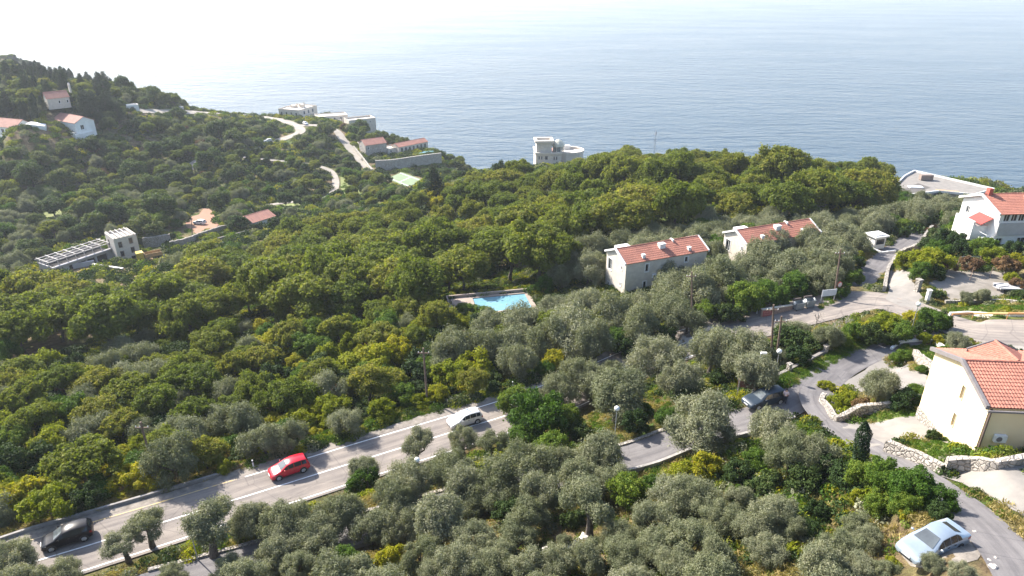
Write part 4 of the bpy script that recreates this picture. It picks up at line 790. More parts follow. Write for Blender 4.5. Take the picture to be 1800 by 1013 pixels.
def make_car(name, label, typ, pm, loc, ang, cat='car', group=None, sc=1.0):
    K = CAR[typ]; W, belt, L = K['W'], K['belt'], K['L']; t = thing(name, label, cat, loc, ang, group); t.scale = (sc, sc, sc)
    rows = []
    for (x, zb, top, tw, k) in K['st']:
        w = W * (0.80 if x < 0.05 or x > L - 0.03 else 0.94 if x < 0.2 or x > L - 0.2 else 1.0)
        bl = belt if k == 1 else min(belt, top - 0.05)
        tw = min(tw, w * 0.93)
        rows.append([(0, zb), (w * .82, zb), (w * .98, zb + .10), (w * 1.0, (zb + bl) * .52), (w * .97, bl), (tw + (w * .97 - tw) * .06, top - .05 if k == 1 else top - .02), (tw * .82, top), (0, top + .025)])
    n = 8; V = []; F = []
    for (st, rw) in zip(K['st'], rows):
        for y, z in rw: V.append((st[0] - L / 2, -y, z))
        for y, z in rw[-2:0:-1]: V.append((st[0] - L / 2, y, z))
    m_ = 2 * n - 2
    for i in range(len(rows) - 1):
        for j in range(m_): F.append((i * m_ + j, i * m_ + (j + 1) % m_, (i + 1) * m_ + (j + 1) % m_, (i + 1) * m_ + j))
    F += [tuple(reversed(range(m_))), tuple((len(rows) - 1) * m_ + j for j in range(m_))]
    bo = mesh_np('body', V, F, pm, t, True); bo.data.set_sharp_from_angle(angle=R(38))
    Vn = np.array(V).reshape(len(rows), m_, 3); ks = [s[4] for s in K['st']]; c0 = max(i for i, k in enumerate(ks) if k == 0); c1 = max(i for i, k in enumerate(ks) if k == 1)
    def glass(nm, quads, m=GLASS, off=0.014, shrink=0.9):
        mb = MB()
        for q in quads:
            q = np.array(q); c = q.mean(0); nn = np.cross(q[2] - q[0], q[3] - q[1]); nn /= np.linalg.norm(nn)
            if nn @ (c - np.array([0, 0, 0.7])) < 0: nn = -nn
            q2 = c + (q - c) * shrink + nn * off; mb.add([*q2], [(0, 1, 2, 3)])
        return mb.build(nm, m, t)
    # windscreen, rear window, side windows
    glass('windscreen', [(Vn[c0, 6], Vn[c0, 8], Vn[c0 + 1, 8], Vn[c0 + 1, 6])], shrink=0.93, off=0.03, m=CARGLASS)
    glass('rear_window', [(Vn[c1, 6], Vn[c1, 8], Vn[c1 + 1, 8] * np.array([1, 1, 1]) , Vn[c1 + 1, 6])], shrink=0.82, off=0.025)
    for sgn, (lo_, hi_) in ((-1, (4, 5)), (1, (10, 9))):
        qs = []
        for i in range(c0 + 1, c1):
            qs.append((Vn[i, lo_] + [0, 0, .02], Vn[i + 1, lo_] + [0, 0, .02], Vn[i + 1, hi_], Vn[i, hi_]))
        a, b, c = Vn[c0, lo_], Vn[c0 + 1, lo_], Vn[c0 + 1, hi_]
        qs.append((a + (b - a) * .35 + [0, 0, .03], b + [0, 0, .02], c, a + (c - a) * .55 + [0, 0, .02]))
        if typ == 'saloon':
            a, b, c = Vn[c1 + 1, lo_], Vn[c1, lo_], Vn[c1, hi_]; qs.append((a + (b - a) * .5 + [0, 0, .03], b + [0, 0, .02], c, a + (c - a) * .62))
        for q in qs: glass('side_window', [q], shrink=0.9)
    for x in K['wx']:
        for sg in (-1, 1):
            y = sg * (W * 1.0 - .08); r = K['r']
            MB().tube([(x - L / 2, sg * (W * .75), r + .02), (x - L / 2, sg * (W + 0.004), r + .02)], r * 1.2, 18).build('wheel_arch', PLASTIC, t)
            w = MB().tube([(x - L / 2, y - .1 * sg, r), (x - L / 2, y + .05 * sg, r), (x - L / 2, y + .10 * sg, r)], [r, r, r * .92], 20).build('wheel', TYRE, t)
            rm = MB()
            for k in range(5):
                a = k * 1.2566; rm.tube([(x - L / 2, y + .112 * sg, r), (x - L / 2 + r * .66 * math.cos(a), y + .108 * sg, r + r * .66 * math.sin(a))], .05, 5)
            rm.tube([(x - L / 2, y + .09 * sg, r), (x - L / 2, y + .104 * sg, r)], r * .66, 16); rm.build('rim', RIM, w)
    for sg in (-1, 1):
        glass('headlight', [(Vn[1, 5 if sg < 0 else 9] + [.02, 0, -.03], Vn[1, 4 if sg < 0 else 10] + [.02, 0, -.14], Vn[2, 4 if sg < 0 else 10] + [0, 0, -.06], Vn[2, 5 if sg < 0 else 9] + [-.06, 0, 0])], LAMPG, .012, .92)
        e = len(rows) - 2; a = Vn[e, 4 if sg < 0 else 10]; b2 = Vn[e - 1, 4 if sg < 0 else 10]
        glass('tail_light', [(a + [.0, 0, -.02], a + [.03, 0, -.26], b2 + (a - b2) * .3 + [0, 0, -.24], b2 + (a - b2) * .3 + [0, 0, -.02])], TAIL, .015, .95)
        q = Vn[c0, 4 if sg < 0 else 10]; MB().ball((q[0] + .35, sg * (W + .10), belt + .08), .10, 8, 6, 0, (.7, 1, .75)).build('wing_mirror', pm, t)
        for i in range(2):
            x = (c0 + 1, c0 + 2)[i]; MB().box(Vn[x, 4][0] + .28, Vn[x, 4][0] + .44, sg * (W * 0.985), sg * (W * 0.985 + .03), belt - .14, belt - .10).build('door_handle', PLASTIC, t)
    MB().box(-L / 2 - .035, -L / 2 + .01, -.26, .26, .42, .53).build('number_plate', PLATE, t)
    MB().box(-L / 2 - .02, -L / 2 + .12, -.42, .42, .26, .38).build('grille', PLASTIC, t)
    MB().box(-L / 2 + 1.3 * (L / 4), -L / 2 + 1.31 * (L / 4), -.02, .02, 1.0, 1.01).build('wiper', PLASTIC, t)
    return t
def on_main(u, v, off):
    p = gpt(u, v); i = int(np.argmin(((main_l[:, :2] - p[:2]) ** 2).sum(1))); a = main_l[i + 1] - main_l[i - 1]; an = math.atan2(a[1], a[0]); slope = math.atan2(a[2], math.hypot(a[0], a[1]))
    q = main_l[i] + np.array([-math.sin(an), math.cos(an), 0]) * off; return (q[0], q[1], q[2] + 0.065), an, slope
for nm, lb, ty, pm, u, v, off in (('black_hatchback', 'black hatchback driving at the lower left end of the main road', 'hatch', paint('black paint', (0.005, 0.0055, 0.010), 0.3, 0.0, 0.06, 0.22), 118, 951, 1.45),
                              ('red_hatchback', 'bright red hatchback driving down the main road', 'hatch', paint('red paint', (0.55, 0.012, 0.03), 0.25, 0.1), 513, 826, 1.65),
                              ('silver_hatchback', 'pale silver hatchback on the main road, uphill of the red car', 'hatch', paint('pale silver paint', (0.66, 0.65, 0.63), 0.3, 0.2), 814, 740, 0.9)):
    loc, an, sl_ = on_main(u, v, off); make_car(nm, lb, ty, pm, loc, an, sc=1.04)
a, b = gpt(1316, 722), gpt(1369, 700); an = math.atan2(b[1] - a[1], b[0] - a[0]); c = gpt(1342, 711)
make_car('dark_estate', 'dark blue-grey estate car parked at the junction', 'estate', paint('steel blue paint', (0.03, 0.045, 0.066), 0.35, 0.1, 0.1, 0.3), (c[0], c[1], c[2] + 0.12), an); keep_off([c + np.array(q) for q in ((-3, -2, 0), (3.2, -1, 0), (3, 3, 0), (-2, 2, 0))])
a, b = gpt(1598, 972), gpt(1688, 944); an = R(24); c = gpt(1634, 970)
make_car('silver_saloon', 'silver-blue saloon parked on gravel at the lower right', 'saloon', paint('silver blue paint', (0.40, 0.47, 0.54), 0.3, 0.5), (c[0], c[1], c[2] + 0.09), an, sc=0.93); keep_off([c + np.array(q) for q in ((-2.6, -1.6, 0), (2.8, -0.6, 0), (2.6, 2, 0), (-2.2, 1, 0))])
wp = paint('white paint', (0.72, 0.72, 0.71), 0.35, 0.0)
for u, v, an, lb in ((352, 396, -0.3, 'small white car on the bare red earth in the valley'), (471, 251, 0.5, 'white car on the pale headland track'), (537, 220, 2.2, 'white car parked by the headland villa')):
    p = gpt(u, v); make_car('white_car', lb, 'hatch', wp, (p[0], p[1], p[2] + 0.25), an, sc=1.1); keep_off([p + np.array(q) * 3.0 for q in ((-1, -1.5, 0), (1, -1.5, 0), (1, 1, 0), (-1, 1, 0))])
# white van on the terrace
p = P(1603, 341, 62.5); t = thing('white_van', 'white panel van parked beside the flat-roofed building', 'van', (p[0], p[1], float(H(p[0], p[1])) + 0.1), R(-8)); keep_off([p + np.array(q) for q in ((-4, -2.5, 0), (4, -2.5, 0), (4, 2, 0), (-4, 2, 0))])
b_ = [(-2.6, .35), (-2.6, .95), (-2.2, 1.15), (-1.5, 2.0), (-1.2, 2.2), (2.5, 2.25), (2.6, 2.0), (2.6, .35)]
MB().add([(x, -.95, z) for x, z in b_] + [(x, .95, z) for x, z in b_], [tuple(range(7, -1, -1))[::-1], tuple(range(15, 7, -1))] + [(i, i + 8, (i + 1) % 8 + 8, (i + 1) % 8) for i in range(8)]).build('body', wp, t)
MB().add([(-2.18, -.82, 1.2), (-1.56, -.8, 1.96), (-1.56, .8, 1.96), (-2.18, .82, 1.2)], [(0, 1, 2, 3)]).build('windscreen', GLASS, t).location = (-0.03, 0, 0.02)
for sg in (-1, 1):
    MB().box(-1.6, -0.7, sg * .953 - .004, sg * .953 + .004, 1.25, 1.85).build('side_window', GLASS, t)
    for x in (-1.7, 1.6): MB().tube([(x, sg * .7, .34), (x, sg * .97, .34)], .34, 14).build('wheel', TYRE, t)
# yellow truck on the building site
p = gpt(264, 458); t = thing('yellow_truck', 'yellow tipper truck working beside the unfinished tower', 'truck', p + np.array([0, 0, .3]), R(35)); keep_off([p + np.array(q) for q in ((-5, -5, 0), (5, -4, 0), (5, 4, 0), (-5, 4, 0))])
YEL = paint('yellow paint', (0.60, 0.42, 0.05), 0.4, 0.0)
MB().box(-3.2, -1.4, -1.1, 1.1, 0.7, 2.6).build('cab', YEL, t); MB().box(-3.23, -3.203, -.9, .9, 1.6, 2.4).build('windscreen', GLASS, t); MB().box(-3.0, 3.2, -.6, .6, .5, .8).build('chassis', PLASTIC, t)
MB().box(-1.2, 3.3, -1.15, 1.15, .85, 1.05).box(-1.2, 3.3, -1.15, -1.05, 1.05, 1.9).box(-1.2, 3.3, 1.05, 1.15, 1.05, 1.9).box(-1.2, -1.1, -1.05, 1.05, 1.05, 2.1).build('tipper_bed', mat('worn orange bed', (0.45, 0.27, 0.10), (0.30, 0.2, 0.1), 2), t)
for x in (-2.3, 1.2, 2.4):
    for sg in (-1, 1): MB().tube([(x, sg * .75, .5), (x, sg * 1.12, .5)], .5, 14).build('wheel', TYRE, t)

# ------------------------------------------------------------------ poles, lamps, signs
WOOD = mat('weathered pole wood', (0.20, 0.135, 0.10), (0.12, 0.085, 0.065), 1.2, 0.9, 0.3); STEEL = mat('galvanised steel', (0.42, 0.43, 0.44), (0.34, 0.35, 0.36), 1, 0.5, metal=0.5)
def topz(g, u, v): r = ray(u, v); return CAMZ + r[2] * g[1] / r[1]
def pole(label, bu, bv, tu, tv, lean=True, arm=True, name='utility_pole', g=None):
    g = gpt(bu, bv) if g is None else g; z = topz(g, tu, tv); h = z - g[2]; r = ray(tu, tv); x = r[0] * g[1] / r[1] - g[0]
    t = thing(name, label, 'pole', g, 0, 'wooden utility poles'); x = max(-1.2, min(1.2, x)) if lean else 0
    MB().tube([(0, 0, -.6), (x * .5, 0, h * .5), (x, 0, h)], [.15, .125, .095], 10).build('post', WOOD, t)
    if arm:
        MB().box(x - .7, x + .7, -.05, .05, h - .75, h - .64).build('crossarm', WOOD, t)
        for k in (-.6, -.2, .6): MB().tube([(x + k, 0, h - .64), (x + k, 0, h - .52), (x + k, 0, h - .45)], [.035, .05, .02], 8).build('insulator', WHITE, t)
    return t, (g[0] + x, g[1], z - 0.6)
tops = [pole('slim wooden pole standing on the verge between the red and silver cars', 752, 716, 744, 612)[1], pole('dark wooden pole on the verge above the black car', 276, 850, 247, 742)[1], pole('wooden pole in front of the nearer stone house', 1216, 590, 1216, 478)[1],
        pole('darker upright one of the two poles above the estate car', 1355, 642, 1360, 536)[1], pole('leaning forked one of the two poles above the estate car', 1362, 652, 1374, 556)[1], pole('pale wooden pole beside the round mirror', 1466, 527, 1478, 438)[1]]
pole('far slim pole beside the red earth track', 338, 418, 336, 385, arm=False); pole('far slim pole below the hilltop chapel', 178, 196, 175, 180, arm=False)
GLOBE = mat('white lamp globe', (0.82, 0.82, 0.80), None, 2, 0.35)
for u, v, lb in ((1614.5, 535.5, 'globe lamp on a slim pole at the road bend by the hedge'), (1084.5, 718.5, 'globe lamp rising among the dark olives'), (733, 811, 'globe lamp by the road edge beside the pruned olive'), (334, 932, 'globe lamp in front of the big pruned olive'), (1370, 618, 'globe lamp half hidden behind the twin poles')):
    q = hit(u, v, 3.45); g = np.array([q[0], q[1], float(H(q[0], q[1]))]); t = thing('globe_lamp', lb, 'street lamp', g, 0, 'white globe street lamps')
    MB().tube([(0, 0, -.3), (0, 0, .5), (0, 0, 3.2)], [.07, .055, .04], 8).build('post', STEEL, t); MB().tube([(0, 0, 3.1), (0, 0, 3.22)], [.05, .11], 10).build('collar', PLASTIC, t); MB().ball((0, 0, 3.45), .27, 18, 12).build('globe', GLOBE, t, True); keep_off([g + np.array(k) for k in ((-.3, -.3, 0), (.3, -.3, 0), (.3, .3, 0), (-.3, .3, 0))])
g = gpt(1322, 693); z = topz(g, 1331, 620); t = thing('street_light', 'tall grey metal street light behind the dark estate car', 'street light', g); hh = z - g[2]
MB().tube([(0, 0, -.3), (0.1, 0, hh * .5), (.2, 0, hh)], [.09, .07, .05], 8).build('post', STEEL, t); MB().box(.15, .75, -.12, .12, hh - .12, hh + .02).build('lamp_head', WHITE, t)
g = gpt(1309, 697); t = thing('brown_sign', 'brown information board standing by the nose of the estate car', 'sign', g, R(-15)); MB().box(-.85, .85, -.04, .04, 1.0, 2.0).build('board', mat('brown board', (0.17, 0.055, 0.04), (0.13, 0.045, 0.035), 3), t)
for x in (-.75, .75): MB().box(x - .06, x + .06, -.10, -.045, -.3, 2.0).build('leg', mat('pale post', (0.5, 0.42, 0.34)), t)
g = gpt(1454, 533); t = thing('notice_board', 'blank white notice board on two posts beside the pole', 'sign', g, R(12)); MB().box(-1.15, 1.15, -.03, .03, 1.15, 2.15).build('board', mat('white board', (0.62, 0.64, 0.66), (0.55, 0.57, 0.60), 1.0, 0.6), t)
for x in (-1.05, 1.05): MB().box(x - .05, x + .05, .035, .1, -.3, 2.2).build('leg', STEEL, t)
g = gpt(1470, 523); z = topz(g, 1472, 500) - g[2]; t = thing('traffic_mirror', 'round traffic mirror with red rim beside the notice board', 'mirror', g, R(20)); MB().tube([(0, 0, -.3), (0, 0, z + .3)], .05, 8).build('post', STEEL, t)
MB().tube([(0, -.07, z), (0, -.16, z)], [.44, .44], 20).build('rim', mat('red rim', (0.45, 0.06, 0.05)), t); MB().tube([(0, -.15, z), (0, -.175, z)], [.38, .36], 20).build('mirror_face', mat('convex mirror', (0.66, 0.62, 0.60), None, 1, 0.25, metal=0.3), t)
for u, v, lb in ((901, 683, 'white delineator post on the verge beyond the silver car'), (446, 823, 'white delineator post on the verge left of the red car'), (1330, 553, 'stubby white post at the left end of the brick wall')):
    g = gpt(u, v); t = thing('delineator_post', lb, 'marker post', g, 0, 'roadside marker posts'); MB().box(-.06, .06, -.05, .05, -.2, .72).box(-.06, .06, -.05, .05, .86, 1.0).build('post', WHITE, t); MB().box(-.062, .062, -.052, .052, .72, .86).build('band', PLASTIC, t)
# lattice mast beyond the ridge
g = gpt(1147, 300); z = topz(g, 1147, 231) - g[2]; t = thing('lattice_mast', 'steel lattice mast rising above the ridge against the sea', 'mast', g); mb = MB(); cs = [(-.45, -.45), (.45, -.45), (.45, .45), (-.45, .45)]
for x, y in cs: mb.tube([(x, y, -.5), (x * .7, y * .7, z)], .06, 5)
n = int(z / .9)
for i in range(n):
    z0, z1 = i * z / n, (i + 1) * z / n; k0, k1 = 1 - .3 * i / n, 1 - .3 * (i + 1) / n
    for j in range(4):
        a, b = cs[j], cs[(j + 1) % 4]; mb.tube([(a[0] * k0, a[1] * k0, z0), (b[0] * k1, b[1] * k1, z1)], .03, 4); mb.tube([(a[0] * k1, a[1] * k1, z1), (b[0] * k1, b[1] * k1, z1)], .03, 4)
mb.build('tower', mat('mast steel', (0.30, 0.32, 0.34)), t)
for k in range(3): a = k * 2.09; MB().box(.55 * math.cos(a) - .12, .55 * math.cos(a) + .12, .55 * math.sin(a) - .12, .55 * math.sin(a) + .12, z - 2.4, z - .4).build('antenna', GREYW, t)
MB().tube([(0, 0, z - .2), (0, 0, z + 1.2)], .04, 5).build('rod', STEEL, t)
# brick wall with a red painted panel, rubbish containers
a, b = gpt(1338, 560), gpt(1392, 546); an = math.atan2(b[1] - a[1], b[0] - a[0]); L = float(np.hypot(*(b - a)[:2])); t = thing('brick_wall', 'low pinkish brick wall with a red painted panel at the roadside', 'wall', a, an)
BR = mat('old pink brick', (0.40, 0.27, 0.21), (0.28, 0.18, 0.15), 4, 0.9, 0.4); dz = (b[2] - a[2])
MB().add([(x, y, z) for z in (-.5, 1.25) for x, y in ((0, 0), (L, 0), (L, .3), (0, .3))], [(0, 3, 2, 1), (4, 5, 6, 7), (0, 1, 5, 4), (1, 2, 6, 5), (2, 3, 7, 6), (3, 0, 4, 7)]).build('wall', BR, t)
MB().box(-.05, L + .05, -.06, .36, 1.253, 1.36).build('coping', mat('cream coping', (0.62, 0.54, 0.44)), t)
rp = MB().box(.15, 1.6, -.03, -.004, .18, 1.08).build('red_panel', mat('faded red paint', (0.40, 0.09, 0.08), (0.30, 0.08, 0.07), 3), t)
mk = MB()
for r_ in range(2):
    for c_ in range(5): mk.box(.30 + c_ * .24, .30 + c_ * .24 + .15, -.038, -.031, .36 + r_ * .32, .38 + r_ * .32 + .16)
mk.build('lettering', mat('pale red strokes', (0.52, 0.22, 0.19)), rp)
for k, (u, v, lb) in enumerate(((1402, 546, 'open grey rubbish container next to the brick wall'), (1421, 541, 'grey rubbish container on the right of the pair'))):
    g = gpt(u, v); t = thing('rubbish_container', lb, 'dumpster', g + np.array([0, 0, .12]), an, 'grey rubbish containers'); GZ_ = mat('zinc grey container', (0.30, 0.33, 0.34), (0.22, 0.24, 0.25), 3, 0.5, metal=0.3)
    v8 = [(-.58, -.42, .1), (.58, -.42, .1), (.58, .42, .1), (-.58, .42, .1), (-.68, -.54, 1.15), (.68, -.54, 1.15), (.68, .54, 1.15), (-.68, .54, 1.15)]; iv = [(x * .93, y * .93, 1.15) for x, y, z in v8[4:]] + [(x * .9, y * .9, .2) for x, y, z in v8[:4]]
    MB().add(v8 + iv, [(0, 3, 2, 1), (0, 1, 5, 4), (1, 2, 6, 5), (2, 3, 7, 6), (3, 0, 4, 7), (4, 5, 9, 8), (5, 6, 10, 9), (6, 7, 11, 10), (7, 4, 8, 11), (8, 9, 13, 12), (9, 10, 14, 13), (10, 11, 15, 14), (11, 8, 12, 15), (12, 13, 14, 15)]).build('bin', GZ_, t)
    for sx in (-1, 1): MB().tube([(sx * .68, 0, 1.05), (sx * .74, 0, 1.05)], .27, 14).build('end_plate', WHITE, t)
    MB().box(-.66, .66, .42, .58, 1.18, 1.5).build('lid', mat('brown lid', (0.13, 0.10, 0.09)), t)
    for sx in (-1, 1):
        for sy in (-1, 1): MB().tube([(sx * .5 - .03, sy * .36, .02), (sx * .5 + .03, sy * .36, .02)], .1, 10).build('caster', TYRE, t)
# orange pipe railing
pts = [gpt(1671, 563), gpt(1708, 562.5), gpt(1769, 562.5), gpt(1800, 562.5), gpt(1850, 562.5)]; c = pts[0]; t = thing('pipe_railing', 'orange-brown pipe railing along the upper road', 'railing', c)
OR = mat('orange pipe paint', (0.52, 0.27, 0.10), (0.42, 0.22, 0.09), 1.5, 0.5)
MB().tube([q - c + np.array([0, 0, .85]) for q in pts], .14, 10).build('rail', OR, t)
for q in pts: MB().tube([q - c - np.array([0, 0, .3]), q - c + np.array([0, 0, .85])], .06, 8).build('post', OR, t)
# gate pillars, yard poles
g = gpt(1611, 513); o = MB().box(-.32, .32, -.32, .32, -.3, 1.75).box(-.38, .38, -.38, .38, 1.75, 1.9).build('stone_pillar', STONE); o.location = g; o.rotation_euler = (0, 0, R(20)); tag(o, 'square stone gate pillar in front of the round green bush', 'pillar')
g = gpt(1628, 534); o = MB().box(-.22, .22, -.22, .22, -.3, 2.0).box(-.28, .28, -.28, .28, 2.0, 2.1).build('white_pillar', WHITE); o.location = g; tag(o, 'white gate pillar at the lower end of the paved apron', 'pillar')
ends = []
for u, v, tu, tv, lb in ((1682, 470, 1686, 451, 'thin rusty yard pole nearest to the green bush'), (1704, 494, 1709, 470, 'thin rusty pole in the middle of the dirt yard'), (1739, 489, 1742, 470, 'thin rusty pole on the right of the dirt yard'), (1720, 465, 1723, 450, 'thin rusty pole at the back of the dirt yard')):
    g = gpt(u, v); z = topz(g, tu, tv) - g[2]; o = MB().tube([(0, 0, -.3), (.05, 0, z)], [.05, .04], 6).build('yard_pole', mat('rusty pipe', (0.36, 0.24, 0.17), None, 2)); o.location = g; tag(o, lb, 'pole', 'thin poles of the dirt yard'); ends.append(g + np.array([.05, 0, z - .05]))
c = ends[0]; o = MB().tube([ends[0] - c, ends[3] - c], .03, 5).build('pergola_wire', STEEL); o.location = c; tag(o, 'thin bar strung between two poles behind the dirt yard', 'bar')
g = gpt(1707, 473); o = MB().box(-.6, .6, -.4, .4, -.2, .8).box(-.7, .7, -.5, .5, .8, .95).build('stone_block', LIME); o.location = g; tag(o, 'pale square block at the back edge of the dirt yard', 'block')
g = gpt(1788, 512); t = thing('low_platform', 'long grey flat platform on dark supports at the right of the dirt yard', 'platform', g, R(-4)); MB().box(-3, 4, -1, 1, .55, .75).build('top', GREYW, t)
for x in (-2.6, 0.4, 3.5): MB().box(x - .2, x + .2, -.8, .8, -.3, .55).build('support', GREYT, t)
g = gpt(1757, 511); t = thing('yard_cart', 'small grey handcart beside the platform in the dirt yard', 'cart', g, R(15)); MB().box(-.9, .9, -.5, .5, .45, .55).box(-.9, .9, -.5, -.45, .55, .85).box(-.9, .9, .45, .5, .55, .85).build('tray', GREYW, t)
MB().tube([(.9, 0, .5), (1.7, 0, .7)], .04, 6).build('handle', STEEL, t)
for sy in (-1, 1): MB().tube([(0, sy * .55, .3), (0, sy * .62, .3)], .3, 14).build('wheel', TYRE, t)
# boulders and rubble
ROCK = mat('pale rock', (0.50, 0.46, 0.42), (0.34, 0.31, 0.28), 2, 0.95, 0.6)
def rock(label, u, v, s, sd, group):
    r = np.random.default_rng(sd); mb = MB().ball((0, 0, 0), 1, 9, 7); V = np.array(mb.v); V = V * (1 + r.normal(0, .16, (len(V), 1))) * r.uniform(.7, 1.2, 3) * s; V[:, 2] *= .7; g = gpt(u, v)
    o = mesh_np('boulder', V, mb.f, ROCK); o.location = g + np.array([0, 0, s * .2]); o.rotation_euler = (0, 0, r.uniform(0, 6)); tag(o, label, 'rock', group)
for i, (u, v, s) in enumerate([(1202, 598, .5), (1215, 602, .7), (1228, 590, .6), (1240, 582, .45), (1250, 580, .5), (1195, 603, .4)]): rock('pale boulder in the rubble heap at the road edge before the stone house', u, v, s, i, 'boulders at the road edge')
for i, (u, v, s) in enumerate([(985, 970, .5), (1000, 962, .6), (1012, 958, .5), (1028, 950, .55), (1150, 945, .5), (1155, 960, .45), (1147, 935, .4), (930, 985, .5), (962, 975, .5), (870, 1000, .4)]): rock('pale boulder of the tumbled terrace wall among the foreground olives', u, v, s, 40 + i, 'boulders of the tumbled terrace wall')
for i, (u, v, s) in enumerate([(1745, 1000, .22), (1738, 990, .16), (1750, 985, .14), (1712, 938, .14)]): rock('small pale stone by the roadside near the silver saloon', u, v, s, 80 + i, 'stones near the silver saloon')
for i, (u, v, s) in enumerate([(290, 178, 3.2), (282, 184, 2.2), (315, 186, 3.0), (318, 192, 2.0)]): rock('grey rock outcrop on the headland slope', u, v, s, 60 + i, 'rock outcrops on the headland')
# potted plants along the pool wall and clipped hedges
for i in range(9):
    x = 1.2 + i * 1.55; q = np.array([POOL_C[0], POOL_C[1]]) + np.array([math.cos(POOL_A), math.sin(POOL_A)]) * x + np.array([-math.sin(POOL_A), math.cos(POOL_A)]) * 8.1
    POTS = globals().setdefault('POTS', []); POTS.append((q[0], q[1], CAMZ - 51.9))
HEDGES = [('clipped green hedge behind the swimming pool', [(925, 520), (960, 512), (1000, 505), (1065, 495)], 1.3, 1.2), ('dark clipped hedge below the long villa', [(745, 279), (776, 275)], 2.4, 2.0), ('low hedge in front of the tall stone villa', [(672, 284), (717, 277)], 1.6, 1.4)]

# ------------------------------------------------------------------ person beside the parked car
def skin_chain(name, pts, edges, rad, m, parent, lv=2):
    me = bpy.data.meshes.new(name); me.from_pydata(pts, edges, []); o = bpy.data.objects.new(name, me); COL.objects.link(o); o.parent = parent
    md = o.modifiers.new('skin', 'SKIN'); md.use_smooth_shade = True
    for i, r_ in enumerate(rad): me.skin_vertices[0].data[i].radius = r_ if hasattr(r_, '__len__') else (r_, r_)
    me.skin_vertices[0].data[0].use_root = True
    sd = o.modifiers.new('sub', 'SUBSURF'); sd.levels = sd.render_levels = lv; me.materials.append(m); return o
SKIN = mat('skin', (0.50, 0.31, 0.22), None, 4, 0.6); g = gpt(1378, 712)
t = thing('person', 'person in a pale pink shirt and dark trousers standing behind the dark estate car', 'person', (g[0], g[1], g[2] + 0.1), R(150))
pv = [(0, 0, .95), (0, 0, 1.15), (0, .01, 1.38), (0, .0, 1.50), (0, -.02, 1.60), (0, -.02, 1.72), (.10, 0, .88), (.11, -.02, .48), (.12, .02, .08), (.12, -.12, .04), (-.10, 0, .88), (-.11, .05, .48), (-.12, .08, .08), (-.12, -.06, .04),
      (.19, 0, 1.42), (.24, .03, 1.14), (.22, -.10, .92), (.21, -.14, .84), (-.19, 0, 1.42), (-.25, .02, 1.15), (-.20, -.18, 1.02), (-.17, -.25, .98)]
pe = [(0, 1), (1, 2), (2, 3), (3, 4), (4, 5), (0, 6), (6, 7), (7, 8), (8, 9), (0, 10), (10, 11), (11, 12), (12, 13), (2, 14), (14, 15), (15, 16), (16, 17), (2, 18), (18, 19), (19, 20), (20, 21)]
pr = [(.15, .11), (.14, .10), (.16, .11), (.055, .055), (.085, .10), (.07, .085), .085, .06, .042, .035, .085, .06, .042, .035, .06, .045, .035, .03, .06, .045, .035, .03]
skin_chain('body', pv, pe, pr, SKIN, t)
i_ = [0, 1, 2, 14, 15, 18, 19]; mp = {k: j for j, k in enumerate(i_)}
skin_chain('shirt', [pv[k] for k in i_], [(mp[a], mp[b]) for a, b in pe if a in mp and b in mp], [(.175, .135), (.165, .13), (.185, .135), .08, .065, .08, .065], mat('pale pink shirt', (0.70, 0.56, 0.58), (0.6, 0.46, 0.48), 5), t)
i_ = [0, 6, 7, 8, 10, 11, 12]; mp = {k: j for j, k in enumerate(i_)}
skin_chain('trousers', [pv[k] for k in i_], [(mp[a], mp[b]) for a, b in pe if a in mp and b in mp], [(.17, .13), .105, .078, .06, .105, .078, .06], mat('dark trousers', (0.03, 0.035, 0.05)), t)
MB().ball((0, .01, 1.715), .108, 14, 10, 0, (.92, 1.05, .85)).build('hair', mat('dark hair', (0.03, 0.022, 0.018)), t, True)
MB().ball((0, -.125, 1.655), .018, 8, 6, 0, (1, 1.2, 1.5)).build('nose', SKIN, t, True)
# ------------------------------------------------------------------ vegetation
def leaf_mat(name, a, b_, c=None, trans=0.3, rough=0.65):
    """leaf colour: a..b from tree to tree, c on some sprays"""
    m, nt, b = nodes_of(name)
    oi = N(nt, 'ShaderNodeObjectInfo'); g = N(nt, 'ShaderNodeNewGeometry')
    f = N(nt, 'ShaderNodeMath', operation='MULTIPLY_ADD'); nt.links.new(oi.outputs['Random'], f.inputs[0]); f.inputs[1].default_value = 0.55
    x = N(nt, 'ShaderNodeMath', operation='MULTIPLY'); nt.links.new(g.outputs['Random Per Island'], x.inputs[0]); x.inputs[1].default_value = 0.45
    nt.links.new(x.outputs[0], f.inputs[2])
    c = c or b_
    col = ramp(nt, f.outputs[0], [(0.08, a), (0.6, b_), (0.95, c)])
    va = N(nt, 'ShaderNodeTexNoise'); va.inputs['Scale'].default_value = 0.9; va.inputs['Detail'].default_value = 3
    tc = N(nt, 'ShaderNodeTexCoord'); nt.links.new(tc.outputs['Object'], va.inputs['Vector'])
    col = mixc(nt, 1.0, col, ramp(nt, va.outputs[0], [(0.35, (0.72, 0.76, 0.72)), (0.65, (1.22, 1.18, 1.15))]), 'MULTIPLY')
    nt.links.new(col, b.inputs['Base Color']); b.inputs['Roughness'].default_value = rough; b.inputs['Specular IOR Level'].default_value = 0.12
    tr = N(nt, 'ShaderNodeBsdfTranslucent'); nt.links.new(mixc(nt, 1.0, col, (1.25, 1.3, 0.55), 'MULTIPLY'), tr.inputs[0])
    ms = N(nt, 'ShaderNodeMixShader'); ms.inputs[0].default_value = trans
    nt.links.new(b.outputs[0], ms.inputs[1]); nt.links.new(tr.outputs[0], ms.inputs[2])
    nt.links.new(ms.outputs[0], nt.nodes['Material Output'].inputs[0]); return m
